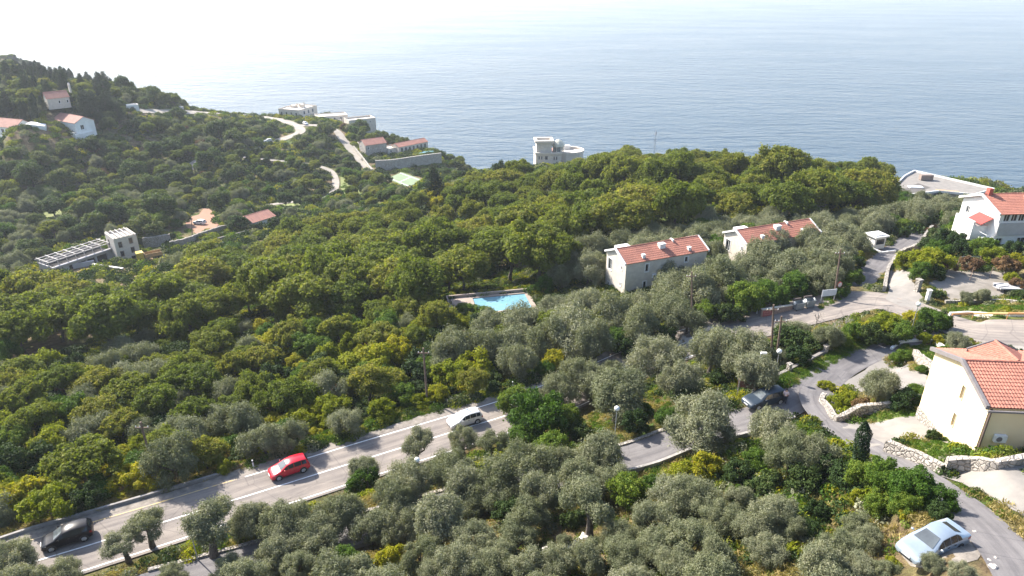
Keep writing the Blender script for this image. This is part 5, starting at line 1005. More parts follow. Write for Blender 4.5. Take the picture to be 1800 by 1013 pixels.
L_olive = leaf_mat('olive leaves', (0.145, 0.16, 0.09), (0.20, 0.208, 0.132), (0.27, 0.27, 0.195), 0.24)
L_broad = leaf_mat('oak leaves', (0.086, 0.124, 0.020), (0.156, 0.180, 0.030), (0.25, 0.22, 0.05), 0.45)
L_green = leaf_mat('fresh green leaves', (0.045, 0.10, 0.014), (0.09, 0.15, 0.022), (0.18, 0.22, 0.03), 0.34)
L_yell = leaf_mat('yellowing leaves', (0.14, 0.18, 0.015), (0.25, 0.26, 0.02), (0.38, 0.31, 0.025), 0.4)
L_dark = leaf_mat('evergreen leaves', (0.022, 0.045, 0.014), (0.045, 0.075, 0.02), (0.085, 0.11, 0.03), 0.22)
L_holm = leaf_mat('holm oak leaves', (0.046, 0.082, 0.026), (0.085, 0.118, 0.036), (0.16, 0.165, 0.05), 0.32)
L_pine = leaf_mat('pine needles', (0.018, 0.036, 0.016), (0.03, 0.052, 0.02), (0.05, 0.075, 0.028), 0.15)
L_rust = leaf_mat('reddish brown leaves', (0.13, 0.075, 0.05), (0.19, 0.12, 0.06), (0.27, 0.17, 0.07), 0.25)
L_dry = leaf_mat('dry grass blades', (0.20, 0.17, 0.065), (0.33, 0.26, 0.11), (0.42, 0.35, 0.18), 0.3)
L_grass = leaf_mat('green grass blades', (0.06, 0.12, 0.014), (0.10, 0.17, 0.022), (0.20, 0.22, 0.05), 0.35)
BARK = mat('rough bark', (0.13, 0.105, 0.085), (0.05, 0.04, 0.032), 3.0, 0.95, 0.8)
PALEBARK = mat('pale bare twigs', (0.42, 0.37, 0.34), (0.27, 0.23, 0.21), 2.0, 0.95)

def leaf_quads(p, nrm, L, Wd, r, spread=0.8, drape_=0.0):
    n = len(p); nn = unit(nrm + r.normal(0, spread, (n, 3))); t = unit(np.cross(nn, r.normal(0, 1, (n, 3)) + np.array([0, 0, drape_])))
    s = np.cross(nn, t); l = L * r.uniform(0.6, 1.35, (n, 1)) / 2; w = Wd * r.uniform(0.6, 1.35, (n, 1)) / 2
    v = np.stack([p - t * l - s * w * 0.4, p - s * w * 0 + s * w - t * l * 0.1, p + t * l, p - s * w + t * l * 0.1], 1)
    return v.reshape(-1, 3), np.arange(n * 4).reshape(n, 4)
def lobes_dome(r, n, rad, h, lo=0.0, lr=(0.26, 0.42), gap=0.0):
    """lobe centres over a rounded crown of radius rad and half height h"""
    out = []
    for i in range(n):
        z = lo + (1 - lo) * ((i + 0.5) / n) ** 0.8; a = i * 2.39996 + r.uniform(-0.5, 0.5)
        q = math.sqrt(max(0.0, 1 - z * z)); k = r.uniform(0.55, 0.98) if z < 0.85 else r.uniform(0.6, 0.8)
        if r.random() < gap: continue
        out.append((q * k * rad * math.cos(a), q * k * rad * math.sin(a), z * h * k * r.uniform(0.85, 1.1), r.uniform(*lr) * rad))
    return np.array(out)
def crown_pts(r, lob, n, flat=0.85, deep=0.55, wisp=0.10):
    w = lob[:, 3] ** 2; k = r.choice(len(lob), n, p=w / w.sum()); d = unit(r.normal(0, 1, (n, 3)))
    bump_ = 1 + 0.22 * np.sin(d[:, 0] * 5 + k) * np.sin(d[:, 1] * 6 + k * 2) + 0.12 * np.sin(d[:, 2] * 11 + k)
    rr = lob[k, 3] * bump_ * (deep + (1.06 - deep) * r.random(n) ** 0.55) * np.where(r.random(n) < wisp, r.uniform(1.0, 1.45, n), 1.0)
    p = lob[k, :3] + d * rr[:, None] * np.array([1, 1, flat])
    # drop leaves buried deep in a neighbouring lobe
    keep = np.ones(n, bool)
    for j in range(len(lob)):
        dd = np.linalg.norm((p - lob[j, :3]) / np.array([1, 1, flat]), axis=1); keep &= ~((dd < lob[j, 3] * 0.36) & (k != j))
    return p[keep], d[keep]
def branch_mesh(r, base_r, fork, tips, segs=4, lean=0.15, sides=6, twist=0.12):
    mb = MB(); top = np.array([r.normal(0, lean), r.normal(0, lean), fork])
    tr = [np.array([0, 0, -0.6]), np.array([r.normal(0, lean * .3), r.normal(0, lean * .3), fork * 0.35]), top * np.array([.7, .7, .72]), top]
    mb.tube(tr, [base_r * 1.35, base_r * 1.0, base_r * 0.85, base_r * 0.72], sides + 2)
    for q in tips:
        mid = top * 0.5 + q[:3] * 0.5 + np.array([r.normal(0, twist), r.normal(0, twist), r.normal(0.1, twist) * 1.0]) * np.linalg.norm(q[:3] - top)
        mb.tube([top * 0.98, top * 0.7 + mid * 0.35, mid, q[:3] * 0.9 + mid * 0.1, q[:3]], [base_r * 0.6, base_r * 0.45, base_r * 0.33, base_r * 0.2, base_r * 0.1], sides, cap=False)
    return mb
PROTO = {}
def mesh_data(name, v, f, m):
    o = mesh_np(name, v, f, m); d = o.data; bpy.data.objects.remove(o); return d
def add_proto(key, crown, trunk, R0, hc): PROTO.setdefault(key, []).append((crown, trunk, R0, hc))
def mk_tree(key, seed, Rr, hc, hh, nl, lr, nleaf, L, Wd, lm, base_r=0.16, fork=None, lo=-0.25, gap=0.12, flat=0.85, spread=0.8, deep=0.5, tips=7, bark=None, wob=0.22):
    r = np.random.default_rng(seed)
    lob = lobes_dome(r, nl, Rr, hh, lo, lr, gap); lob[:, :2] += r.normal(0, wob * 0.2 * Rr, (len(lob), 2))
    lob[:, :2] *= r.uniform(1 - wob, 1 + wob * 0.6, (1, 2)); lob[:, 2] += hc
    p, d = crown_pts(r, lob, nleaf, flat, deep, 0.26 if lm is L_olive else 0.12)
    v, f = leaf_quads(p, d + np.array([0, 0, 0.35]), L, Wd, r, spread)
    cd = mesh_data(key + '_crown', v, f, lm); td = None
    if fork:
        sel = lob[r.permutation(len(lob))[:tips]]
        mb = branch_mesh(r, base_r, fork, sel); td = mesh_data(key + '_trunk', mb.v, mb.f, bark or BARK)
    add_proto(key, cd, td, Rr, hc)
for s in range(7):   # olives: broken, grey, spiky crowns on a stout twisted trunk
    mk_tree('olive', 100 + s, 2.5, 2.9, 1.9, [26, 30, 38, 28, 34, 24, 42][s], (0.16, 0.40), 28000, 0.23, 0.065, L_olive, 0.24, 1.3, -0.8, 0.16, 1.1, 0.95, 0.35, 7, wob=0.34)
for s in range(3):   # hard-pruned olives with a tall bare trunk
    mk_tree('pruned', 140 + s, 2.2, 3.9, 1.7, [16, 20, 15][s], (0.24, 0.42), 17000, 0.22, 0.065, L_olive, 0.34, 2.3, -0.5, 0.2, 0.9, 0.9, 0.4, 6, wob=0.3)
for s in range(5):   # olives farther off
    mk_tree('olive_mid', 160 + s, 2.7, 2.7, 2.0, 22, (0.20, 0.38), 17000, 0.25, 0.085, L_olive, 0.2, 1.2, -0.7, 0.15, 1.05, 0.9, 0.4, 6, wob=0.3)
for s in range(8):   # broad oaks of the wood
    mk_tree('broad', 200 + s, 4.2, 4.6, 3.0, 44 + 5 * (s % 4), (0.14, 0.30), 15000, 0.38, 0.25, L_broad, 0.22, 2.6, -0.30, 0.16, 0.8, 0.75, 0.5, 9, wob=0.3)
for s in range(5):   # darker evergreen oaks of the valley
    mk_tree('holm', 230 + s, 3.8, 3.6, 2.9, 40 + 4 * s, (0.15, 0.30), 9000, 0.42, 0.27, L_holm, 0.2, 2.0, -0.6, 0.14, 0.9, 0.75, 0.5, 8, wob=0.3)
for s in range(4):   # vivid green bushy trees near the road
    mk_tree('green', 260 + s, 2.6, 2.3, 2.1, 26, (0.2, 0.36), 11000, 0.24, 0.17, L_green, 0.12, 1.2, -0.75, 0.1, 0.85, 0.8, 0.5, 6)
for s in range(5):
    mk_tree('yellow', 300 + s, 2.2, 1.5, 1.7, 24, (0.18, 0.34), 8000, 0.24, 0.18, L_yell, 0.07, 0.7, -0.7, 0.12, 0.85, 0.8, 0.5, 6, wob=0.3)
for s in range(4):
    mk_tree('dark', 340 + s, 2.0, 1.4, 1.6, 22, (0.2, 0.36), 6500, 0.26, 0.17, L_dark, None, None, -0.75, 0.1, 0.85, 0.8, 0.5)
for s in range(2):
    mk_tree('rust', 360 + s, 2.0, 1.6, 1.5, 18, (0.2, 0.36), 4200, 0.28, 0.18, L_rust, 0.08, 0.8, -0.6, 0.2, 0.85, 0.9, 0.4, 7)
for s in range(3):   # pines: tall, ragged tiers
    r = np.random.default_rng(380 + s); lob = []
    for k in range(26):
        h = 2.5 + 8.5 * (k / 26) ** 0.9; rad = (1 - (k / 26) ** 1.4) * 2.9 + 0.35; a = k * 2.4
        lob.append((rad * math.cos(a) * r.uniform(.4, .8), rad * math.sin(a) * r.uniform(.4, .8), h, rad * 0.42 + 0.3))
    lob = np.array(lob); p, d = crown_pts(r, lob, 6500, 0.6, 0.3); v, f = leaf_quads(p, d, 0.5, 0.16, r, 0.9)
    mb = branch_mesh(r, 0.2, 8.5, lob[::5], lean=0.2)
    add_proto('pine', mesh_data('pine_crown', v, f, L_pine), mesh_data('pine_trunk', mb.v, mb.f, BARK), 3.0, 6.5)
for s in range(2):   # cypresses: narrow dark spires
    r = np.random.default_rng(400 + s); n = 4200; h = r.random(n); rad = 0.95 * np.minimum(1, (1 - h) * 4.2) ** 0.7 * (0.75 + 0.25 * np.minimum(1, h * 6)) * (0.72 + 0.3 * r.random(n) ** 0.5)
    a = r.uniform(0, 6.283, n); rad *= 1 + 0.13 * np.sin(a * 5 + h * 14); p = np.stack([np.cos(a) * rad, np.sin(a) * rad, 0.25 + h * 7.2], 1)
    v, f = leaf_quads(p, np.stack([np.cos(a), np.sin(a), 0.4 + 0 * a], 1), 0.32, 0.14, r, 0.6)
    mb = MB().tube([(0, 0, -0.5), (0, 0, 1.2), (0, 0, 5)], [0.14, 0.1, 0.03], 6)
    add_proto('cypress', mesh_data('cypress_crown', v, f, L_pine), mesh_data('cypress_trunk', mb.v, mb.f, BARK), 1.0, 3.8)
for s in range(3):   # leafless pale trees
    r = np.random.default_rng(420 + s); mb = MB()
    def grow(p, d, L, rad, lev):
        q = p + d * L * 0.5 + r.normal(0, 0.06, 3) * L; e = p + d * L + r.normal(0, 0.08, 3) * L
        mb.tube([p, q, e], [rad, rad * 0.8, rad * 0.6], 4 if lev else 6, cap=False)
        if lev < 4:
            for _ in range(4 if lev < 2 else 3):
                grow(e if r.random() < .6 else q, unit(d + r.normal(0, 0.55, 3) + np.array([0, 0, .12])), L * r.uniform(.55, .8), rad * 0.55, lev + 1)
    grow(np.array([0, 0, -0.3]), np.array([0.05, 0, 1.0]), 1.5, 0.11, 0)
    add_proto('bare', None, mesh_data('bare_tree', mb.v, mb.f, PALEBARK), 2.2, 2.4)

KEY = dict(o='olive', p='pruned', m='olive_mid', b='broad', h='holm', g='green', y='yellow', d='dark', r='rust', n='pine', c='cypress', x='bare')
NAMES = dict(olive=('olive_tree', 'olive tree'), pruned=('olive_tree', 'olive tree'), olive_mid=('olive_tree', 'olive tree'), broad=('oak_tree', 'tree'), holm=('holm_oak_tree', 'tree'), green=('bushy_green_tree', 'tree'),
             yellow=('autumn_shrub', 'shrub'), dark=('evergreen_shrub', 'shrub'), rust=('russet_shrub', 'shrub'), pine=('pine_tree', 'pine'), cypress=('cypress_tree', 'cypress'), bare=('bare_tree', 'tree'))
PLANTS = []      # (key, x, y, z, scale, rot, variant)
for q_ in LAWNS: EXC_G.append(([np.array(k_[:2]) for k_ in q_], 0))
MX0, MX1, MY0, MY1, MS = -480.0, 165.0, 20.0, 640.0, 1.0
KEEP = np.full((int((MY1 - MY0) / MS) + 1, int((MX1 - MX0) / MS) + 1), 99.0, np.float32)
for poly, mgn in EXC:
    a = np.array(poly); x0, y0 = a.min(0) - 7; x1, y1 = a.max(0) + 7
    i0, i1 = max(0, int((x0 - MX0) / MS)), min(KEEP.shape[1], int((x1 - MX0) / MS) + 2); j0, j1 = max(0, int((y0 - MY0) / MS)), min(KEEP.shape[0], int((y1 - MY0) / MS) + 2)
    if i1 <= i0 or j1 <= j0: continue
    gx, gy = np.meshgrid(MX0 + np.arange(i0, i1) * MS, MY0 + np.arange(j0, j1) * MS)
    d = np.where(inside(poly, gx, gy), -1.0, edge_dist(poly, gx, gy)) - mgn
    KEEP[j0:j1, i0:i1] = np.minimum(KEEP[j0:j1, i0:i1], d)
def allowed(x, y, rad):
    j, i = int((y - MY0) / MS + .5), int((x - MX0) / MS + .5)
    return not (0 <= j < KEEP.shape[0] and 0 <= i < KEEP.shape[1]) or KEEP[j, i] > rad * 0.5
def plant_px(spec):
    """u, v of the crown's middle, crown radius in picture points, kind"""
    for row in spec.split(';'):
        if not row.strip(): continue
        k, u, v, rp = row.split(); u, v, rp = float(u), float(v), float(rp); key = KEY[k]
        R0, hc0 = PROTO[key][0][2], PROTO[key][0][3]; up = hc0 * 0.7
        for _ in range(5):
            q = hit(u, v, up); dep = project(q)[2]; sc = (rp * dep / FPX) / (R0 * (1.12 if key != 'cypress' else 1.0)); sc = min(max(sc, 0.22), 2.4); up = hc0 * sc
        if key in ('olive_mid', 'broad', 'green', 'dark', 'yellow', 'rust') and q[1] > 62 and not sight_ok(u, v, rp, project(q)[2], 0.45): continue
        PLANTS.append((key, q[0], q[1], float(H(q[0], q[1])), sc, rng.uniform(0, 6.28), int(rng.integers(len(PROTO[key])))))
# sight lines the photograph keeps open: no tree of the wood stands before these
CLEAR = [([(1062, 430), (1245, 412), (1245, 450), (1190, 468), (1140, 496), (1095, 516), (1062, 520)], 112), ([(1272, 398), (1445, 385), (1445, 418), (1345, 428), (1312, 448), (1275, 440)], 120), ([(838, 532), (945, 523), (948, 547), (905, 551), (862, 546)], 116), ([(782, 530), (840, 526), (840, 532), (790, 538)], 116),
    ([(60, 470), (190, 412), (240, 405), (260, 440), (300, 450), (225, 488), (150, 490), (90, 480)], 206), ([(240, 425), (310, 418), (420, 390), (430, 402), (320, 438)], 200), ([(420, 370), (478, 370), (478, 400), (440, 408), (415, 398)], 215), ([(328, 385), (365, 362), (392, 396), (350, 412)], 215),
    ([(485, 176), (665, 190), (680, 240), (775, 245), (780, 292), (660, 303), (600, 240), (500, 215)], 350), ([(675, 316), (712, 303), (746, 318), (722, 331)], 285), ([(80, 190), (158, 195), (158, 236), (90, 238)], 296), ([(0, 205), (52, 208), (55, 243), (0, 243)], 290), ([(78, 150), (125, 150), (125, 180), (80, 184)], 300),
    ([(50, 214), (84, 214), (84, 228), (50, 230)], 270), ([(220, 180), (245, 180), (245, 196), (220, 196)], 330), ([(938, 243), (1024, 243), (1024, 262), (995, 283), (940, 291)], 365), ([(1142, 230), (1152, 230), (1152, 266), (1142, 266)], 260), ([(1575, 338), (1607, 300), (1745, 330), (1740, 345), (1640, 350)], 195), ([(1703, 342), (1800, 340), (1800, 412), (1708, 420)], 110),
    ([(1519, 402), (1555, 402), (1555, 438), (1522, 438)], 125), ([(1332, 522), (1430, 515), (1430, 546), (1340, 563)], 95), ([(1498, 500), (1545, 462), (1588, 428), (1602, 440), (1560, 500), (1530, 540), (1445, 548)], 95), ([(575, 292), (598, 300), (596, 345), (575, 350)], 270), ([(330, 188), (440, 194), (520, 200), (550, 224), (520, 250), (462, 256), (500, 232), (480, 215), (400, 205), (330, 204)], 430), ([(245, 192), (330, 194), (330, 203), (245, 201)], 340), ([(360, 400), (420, 410), (440, 405), (440, 420), (380, 428)], 205),
    ([(755, 346), (778, 346), (778, 358), (755, 358)], 205), ([(1470, 436), (1482, 436), (1478, 528), (1440, 528), (1445, 505)], 98), ([(1212, 478), (1222, 478), (1222, 585), (1212, 585)], 92), ([(745, 612), (757, 612), (757, 718), (745, 718)], 70), ([(1180, 598), (1330, 560), (1330, 575), (1250, 592)], 90), ([(925, 512), (1062, 490), (1062, 500), (930, 520)], 118), ([(455, 362), (560, 345), (560, 358), (460, 372)], 250)]
CLEAR += [([(60, 985), (300, 915), (420, 880), (415, 918), (300, 955), (130, 1008)], 55), ([(420, 880), (520, 848), (620, 822), (640, 846), (610, 858), (540, 878), (415, 918)], 64), ([(620, 822), (790, 768), (880, 745), (860, 782), (780, 803), (640, 846)], 70)]
CLEAR = [([np.array(q, float) for q in a], b) for a, b in CLEAR]
def sight_ok(u, v, rp, dep, k=0.8):
    U, V = np.array([u]), np.array([v])
    for poly, lim in CLEAR:
        if dep > lim + 2: continue
        if bool(inside(poly, U, V)[0]) or float(edge_dist(poly, U, V)[0]) < rp * k: return False
    return True
# foreground grove, read off the photograph tree by tree
plant_px('o 15 985 36;o 110 1012 30;p 214 950 34;p 258 925 34;p 362 918 52;o 428 922 30;o 448 915 36;o 503 918 46;o 560 925 42;o 612 905 44;o 640 822 34;p 730 788 30;g 642 848 30;o 720 848 47;'
 'o 790 832 44;o 815 776 26;p 866 782 26;o 688 882 48;o 655 925 42;o 552 945 44;o 482 972 44;o 520 1000 36;y 505 968 11;y 515 1004 12;g 612 985 28;y 690 985 34;o 772 922 56;o 740 978 40;o 800 995 44;'
 'o 762 1008 34;o 812 852 50;o 815 895 38;o 922 828 58;o 872 868 46;o 945 872 44;o 925 908 40;o 906 945 36;o 872 975 34;o 835 945 44;o 860 1000 40;p 1040 888 50;o 993 950 14;g 1103 872 42;o 1053 800 58;o 998 815 36;o 1020 850 44;o 1078 848 40;o 985 690 34;o 1042 672 40;o 957 702 20;'
 'y 990 822 17;g 945 738 56;g 905 708 30;g 975 782 34;g 918 770 36;o 1085 690 62;o 1015 665 34;o 1075 648 20;o 1160 632 50;o 1195 668 36;o 1250 622 46;o 1312 618 48;o 1335 648 46;o 1372 630 26;'
 'o 1235 738 66;o 1362 752 46;o 1425 795 44;o 1392 805 44;g 1330 808 26;y 1205 830 30;y 1240 825 34;o 1187 872 46;o 1228 880 40;o 1160 955 46;o 1105 975 40;o 1218 955 46;o 1272 915 36;o 1300 880 26;g 1290 870 20;'
 'o 1365 905 44;o 1330 930 36;o 1350 965 34;o 1395 930 30;o 1260 985 40;o 1190 1000 40;o 1480 960 42;o 1500 925 34;o 1530 945 26;o 1510 1000 36;o 1555 1010 26;o 1640 990 24;y 1570 990 16;'
 'g 1520 835 34;g 1560 845 38;g 1605 855 42;g 1648 870 34;g 1590 892 30;g 1545 890 32;y 1512 880 24;d 1655 905 26;y 1600 905 18;d 1450 820 40;d 1412 845 36;d 1482 845 30;d 1345 850 34;d 1300 830 30;d 1440 900 24;d 1425 935 26;'
 'c 1518 788 13;c 1085 790 4;o 1040 985 34;o 980 990 34;o 925 1000 34;d 640 1000 26;d 590 975 24;d 760 960 20;o 700 925 40;o 40 1030 40;o 300 1010 26;o 400 1000 30;o 1690 1010 22;g 1150 850 22;d 1130 905 22;'
 'd 1120 745 28;g 1170 735 22;d 1200 690 28;d 1265 665 22;g 1135 720 16;d 1020 760 24;g 1000 740 30')
# hedge and bushes between the two roads, garden and upper right
plant_px('d 1385 605 36;g 1408 600 26;o 1395 585 30;d 1438 602 30;o 1458 592 26;g 1480 598 18;d 1400 628 22;g 1500 582 24;y 1525 578 26;d 1535 592 26;y 1560 570 30;g 1585 582 24;y 1612 560 26;'
 'g 1640 562 30;d 1655 568 22;d 1620 582 18;d 1565 598 18;x 1435 560 24;x 1470 568 26;x 1490 560 20;x 1560 545 14;o 1552 680 34;d 1590 705 28;g 1612 690 20;y 1475 712 20;y 1490 700 18;y 1452 678 14;rust'.replace(';rust', '') + ';r 1515 715 18;'
 'g 1585 628 20;y 1625 596 14;y 1650 600 14;o 1685 602 22;y 1700 606 14;d 1635 618 9;g 1622 650 9;d 1775 618 14;d 1795 622 12;d 1640 768 14;'
 'y 1600 460 24;y 1635 462 30;g 1618 478 22;d 1645 480 18;r 1668 468 18;d 1672 425 32;g 1650 440 22;d 1700 440 22;d 1655 415 22;g 1722 438 22;r 1705 465 22;y 1750 452 22;r 1772 470 24;y 1790 458 20;d 1785 440 20;g 1740 430 18;d 1645 517 14;'
 'd 1715 522 12;o 1730 520 16;o 1700 525 14;d 1795 520 14;r 1790 500 16;y 1778 490 14;m 1600 368 30;m 1615 378 26;m 1585 375 24;m 1672 368 26;m 1655 362 22;m 1690 362 22;d 1700 385 24;g 1665 378 18;d 1680 380 18;y 1705 372 12;g 1640 350 12;g 1590 352 14;m 1570 372 26;'
 'd 1505 462 16;g 1500 490 18;g 1480 505 16;y 1510 448 10;d 1545 565 10;d 1430 515 12;d 1440 530 14;d 1590 410 12;g 1560 400 12;r 1580 395 10;r 1634 404 9;r 1641 398 7')
# bushes along the far side of the main road and on the slope below it
plant_px('y 20 862 30;y 60 868 30;b 140 815 62;y 95 850 34;y 195 815 30;y 212 800 24;g 240 815 30;b 292 775 46;y 330 800 34;y 362 800 34;d 310 815 30;y 395 820 18;y 452 792 26;d 425 800 24;g 400 790 24;b 512 700 46;y 548 692 34;g 500 760 36;y 545 765 20;y 580 745 24;'
 'y 672 722 34;b 688 672 40;y 660 628 46;y 700 618 38;y 625 640 36;g 640 660 34;m 585 690 40;m 610 740 30;d 620 715 24;d 725 660 34;d 740 690 24;y 795 660 36;y 838 650 40;y 820 675 30;d 870 680 16;m 800 615 40;m 850 612 44;m 900 600 46;g 880 640 24;y 925 640 28;y 975 635 24;g 958 648 20;'
 'm 960 600 46;m 1010 590 50;m 1045 600 40;g 1085 598 24;d 1100 612 24;m 1130 575 40;m 1080 560 46;m 1175 545 40;m 1140 540 36;d 1165 590 26;m 1210 560 36;g 1240 552 22;m 1230 520 44;m 1195 505 40;m 1260 500 46;m 1180 480 30;m 1290 480 40;d 1270 555 24;'
 'g 1310 520 36;g 1345 510 32;g 1370 525 22;y 1330 535 18;d 1290 550 26;g 1400 500 26;d 1430 495 26;m 1320 470 40;m 1350 455 40;m 1395 465 44;m 1430 460 40;m 1460 450 36;m 1470 470 32;m 1380 435 36;m 1420 430 34;m 1465 415 34;m 1490 420 30;m 1505 430 24;m 1355 430 30;m 1450 490 30;g 1475 515 16;'
 'm 860 575 40;m 920 570 40;m 975 560 38;m 1030 545 34;g 850 552 22;g 820 545 18;y 800 575 22;m 1000 520 30;d 985 530 18;y 830 560 16;m 1040 440 34;m 1010 420 30;d 1060 470 24;m 1022 460 30;m 1050 495 20')
# skyline of the ridge
plant_px('b 1380 300 52;b 1340 310 40;b 1420 315 46;b 1450 335 46;b 1525 335 46;b 1490 330 36;r 1508 285 24;r 1495 290 18;b 1540 350 36;b 1240 305 42;b 1190 305 42;b 1150 315 40;b 1100 310 44;b 1060 305 40;b 1020 305 36;b 1290 300 34;y 1290 325 26;y 1440 290 16;g 1460 310 22;'
 'd 865 290 22;d 880 300 18;d 905 310 14;n 765 320 20;y 765 345 24;y 790 340 20;d 780 305 12;b 960 310 26;b 930 330 26;d 795 305 10')
# everything else: wood, olive terraces and scrub, spread over the slope
def zone(poly): return [np.array(q, float) for q in poly]
Z_WOOD = zone([(-200, 620), (0, 520), (100, 505), (280, 480), (420, 445), (600, 392), (700, 370), (760, 345), (860, 315), (960, 290), (1100, 285), (1300, 280), (1480, 280), (1580, 320), (1570, 375), (1450, 382), (1290, 388), (1150, 408), (1050, 432), (1000, 480), (900, 500), (790, 512), (700, 540), (560, 562), (480, 548), (350, 582), (200, 605), (100, 610), (0, 625), (-200, 720)])
Z_SLOPE = zone([(-250, 720), (0, 625), (200, 605), (350, 582), (480, 548), (560, 562), (700, 540), (790, 512), (1000, 560), (1170, 590), (1090, 628), (960, 672), (700, 745), (560, 780), (400, 835), (250, 865), (100, 895), (-250, 985)])
Z_OLIVE = zone([(900, 500), (1000, 480), (1050, 432), (1150, 408), (1290, 388), (1450, 382), (1560, 385), (1530, 445), (1480, 500), (1440, 520), (1330, 545), (1230, 575), (1170, 592), (1000, 562)])
Z_RIGHT = zone([(1560, 385), (1580, 330), (1640, 345), (1720, 360), (1720, 400), (1660, 440), (1600, 400)])
Z_VALLEY = zone([(-300, 620), (-300, 150), (0, 100), (120, 110), (230, 155), (370, 195), (470, 195), (500, 200), (640, 225), (830, 290), (760, 345), (700, 370), (600, 392), (420, 445), (280, 480), (100, 505), (0, 520)])
taken = [(p[1], p[2], PROTO[p[0]][0][2] * p[4]) for p in PLANTS]
TX = np.array([t[0] for t in taken]); TY = np.array([t[1] for t in taken]); TR = np.array([t[2] for t in taken])
def fill(step, chooser, y0, y1, x0, x1, jit=0.42, near=0.55):
    global TX, TY, TR
    gx, gy = np.meshgrid(np.arange(x0, x1, step), np.arange(y0, y1, step))
    gx = gx + np.where(np.arange(gx.shape[0]) % 2, step / 2, 0)[:, None]
    gx = (gx + rng.uniform(-jit, jit, gx.shape) * step).ravel(); gy = (gy + rng.uniform(-jit, jit, gy.shape) * step).ravel(); gz = H(gx, gy)
    dp = gy * CP - (gz + 2.5 - CAMZ) * SP; gu = 900 + FPX * gx / dp; gv = 506.5 - FPX * (gy * SP + (gz + 2.5 - CAMZ) * CP) / dp
    for q in np.nonzero((gz > 1) & (gu > -90) & (gu < 1890) & (gv > 60) & (gv < 1100))[0]:
        x, y, z, u, v, dep = gx[q], gy[q], gz[q], gu[q], gv[q], dp[q]
        got = chooser(u, v, dep)
        if got is None: continue
        key, sc = got; rad = PROTO[key][0][2] * sc
        if np.any(np.hypot(TX - x, TY - y) < (TR + rad) * near) or not allowed(x, y, rad): continue
        cu, cv, cd_ = project((x, y, z + PROTO[key][0][3] * sc))
        if not sight_ok(cu, cv, rad * FPX / cd_, cd_): continue
        TX = np.append(TX, x); TY = np.append(TY, y); TR = np.append(TR, rad)
        PLANTS.append((key, float(x), float(y), float(z), sc, rng.uniform(0, 6.28), int(rng.integers(len(PROTO[key])))))
def inz(poly, u, v): return bool(inside(poly, np.array([u]), np.array([v]))[0])
def pick(opts):
    t = rng.random() * sum(o[1] for o in opts)
    for k, w, lo, hi in opts:
        t -= w
        if t <= 0: return KEY[k], rng.uniform(lo, hi)
def ch_wood(u, v, dep):
    if not inz(Z_WOOD, u, v): return None
    if dep > 165: return pick([('b', 92, 0.7, 1.08), ('y', 3, 1.0, 1.4), ('d', 5, 1.1, 1.7)])
    return pick([('b', 88, 1.0, 1.55), ('m', 4, 0.8, 1.2), ('d', 3, 0.9, 1.3), ('g', 5, 0.9, 1.3)])
def ch_slope(u, v, dep):
    if inz(Z_SLOPE, u, v):
        if fbm(np.array([u]), np.array([v]), 0.012, 9)[0] > 0.15: return pick([('m', 55, 0.6, 1.1), ('d', 15, 0.6, 1.1), ('y', 14, 0.5, 0.9), ('b', 16, 0.4, 0.7)])
        return pick([('y', 40, 0.5, 1.1), ('g', 20, 0.5, 1.0), ('d', 18, 0.6, 1.1), ('m', 10, 0.6, 1.0), ('b', 18, 0.4, 0.75), ('r', 4, 0.5, 0.8)])
    if inz(Z_OLIVE, u, v): return pick([('m', 80, 0.75, 1.1), ('d', 8, 0.6, 1.0), ('g', 12, 0.6, 1.0)])
    if inz(Z_RIGHT, u, v): return pick([('m', 40, 0.6, 0.9), ('d', 40, 0.6, 1.0), ('g', 20, 0.5, 0.9)])
def ch_valley(u, v, dep):
    if not inz(Z_VALLEY, u, v): return None
    if u < 210 and v < 215: return pick([('n', 22, 0.6, 1.1), ('c', 8, 0.9, 1.5), ('h', 36, 0.5, 1.1), ('b', 26, 0.5, 1.0), ('m', 8, 0.7, 1.1)])
    if u > 430 and v > 265: return pick([('h', 30, 0.4, 0.8), ('d', 18, 0.6, 1.2), ('b', 12, 0.4, 0.8), ('g', 18, 0.5, 1.1), ('y', 8, 0.5, 1.0), ('m', 14, 0.6, 1.0)]) if rng.random() < 0.62 else None
    if v > 230 and fbm(np.array([u]), np.array([v]), 0.035, 21)[0] > 0.28 and rng.random() < 0.75: return None
    if any(inz(k_, u, v) for k_ in MEADOWS) and rng.random() < 0.72: return None
    if v > 330: return pick([('h', 30, 0.5, 1.45), ('b', 18, 0.5, 0.95), ('m', 32, 0.7, 1.25), ('g', 12, 0.7, 1.3), ('d', 8, 0.8, 1.3)])
    return pick([('h', 58, 0.5, 1.5), ('d', 12, 0.8, 1.6), ('m', 10, 0.7, 1.2), ('b', 14, 0.5, 0.9), ('r', 3, 0.8, 1.3), ('g', 3, 0.7, 1.2)])
MEADOWS = [zone(k_) for k_ in ([(48, 330), (100, 322), (128, 350), (110, 392), (62, 388)], [(480, 352), (530, 348), (540, 372), (490, 378)], [(598, 305), (640, 315), (655, 345), (600, 350)], [(290, 395), (330, 398), (345, 425), (300, 420)], [(790, 290), (812, 296), (815, 325), (788, 318)])]
fill(6.8, ch_wood, 85, 260, -190, 150, near=0.5)
def ch_fore(u, v, dep):
    if v < 860 or u < 420 or u > 1540: return None
    return pick([('o', 70, 0.45, 0.85), ('d', 16, 0.4, 0.8), ('g', 14, 0.4, 0.7)])
fill(2.4, ch_fore, 28, 62, -45, 40, near=0.8)
fill(2.5, ch_slope, 48, 200, -110, 160, near=0.52)
fill(4.0, ch_valley, 150, 640, -480, 20, near=0.6)

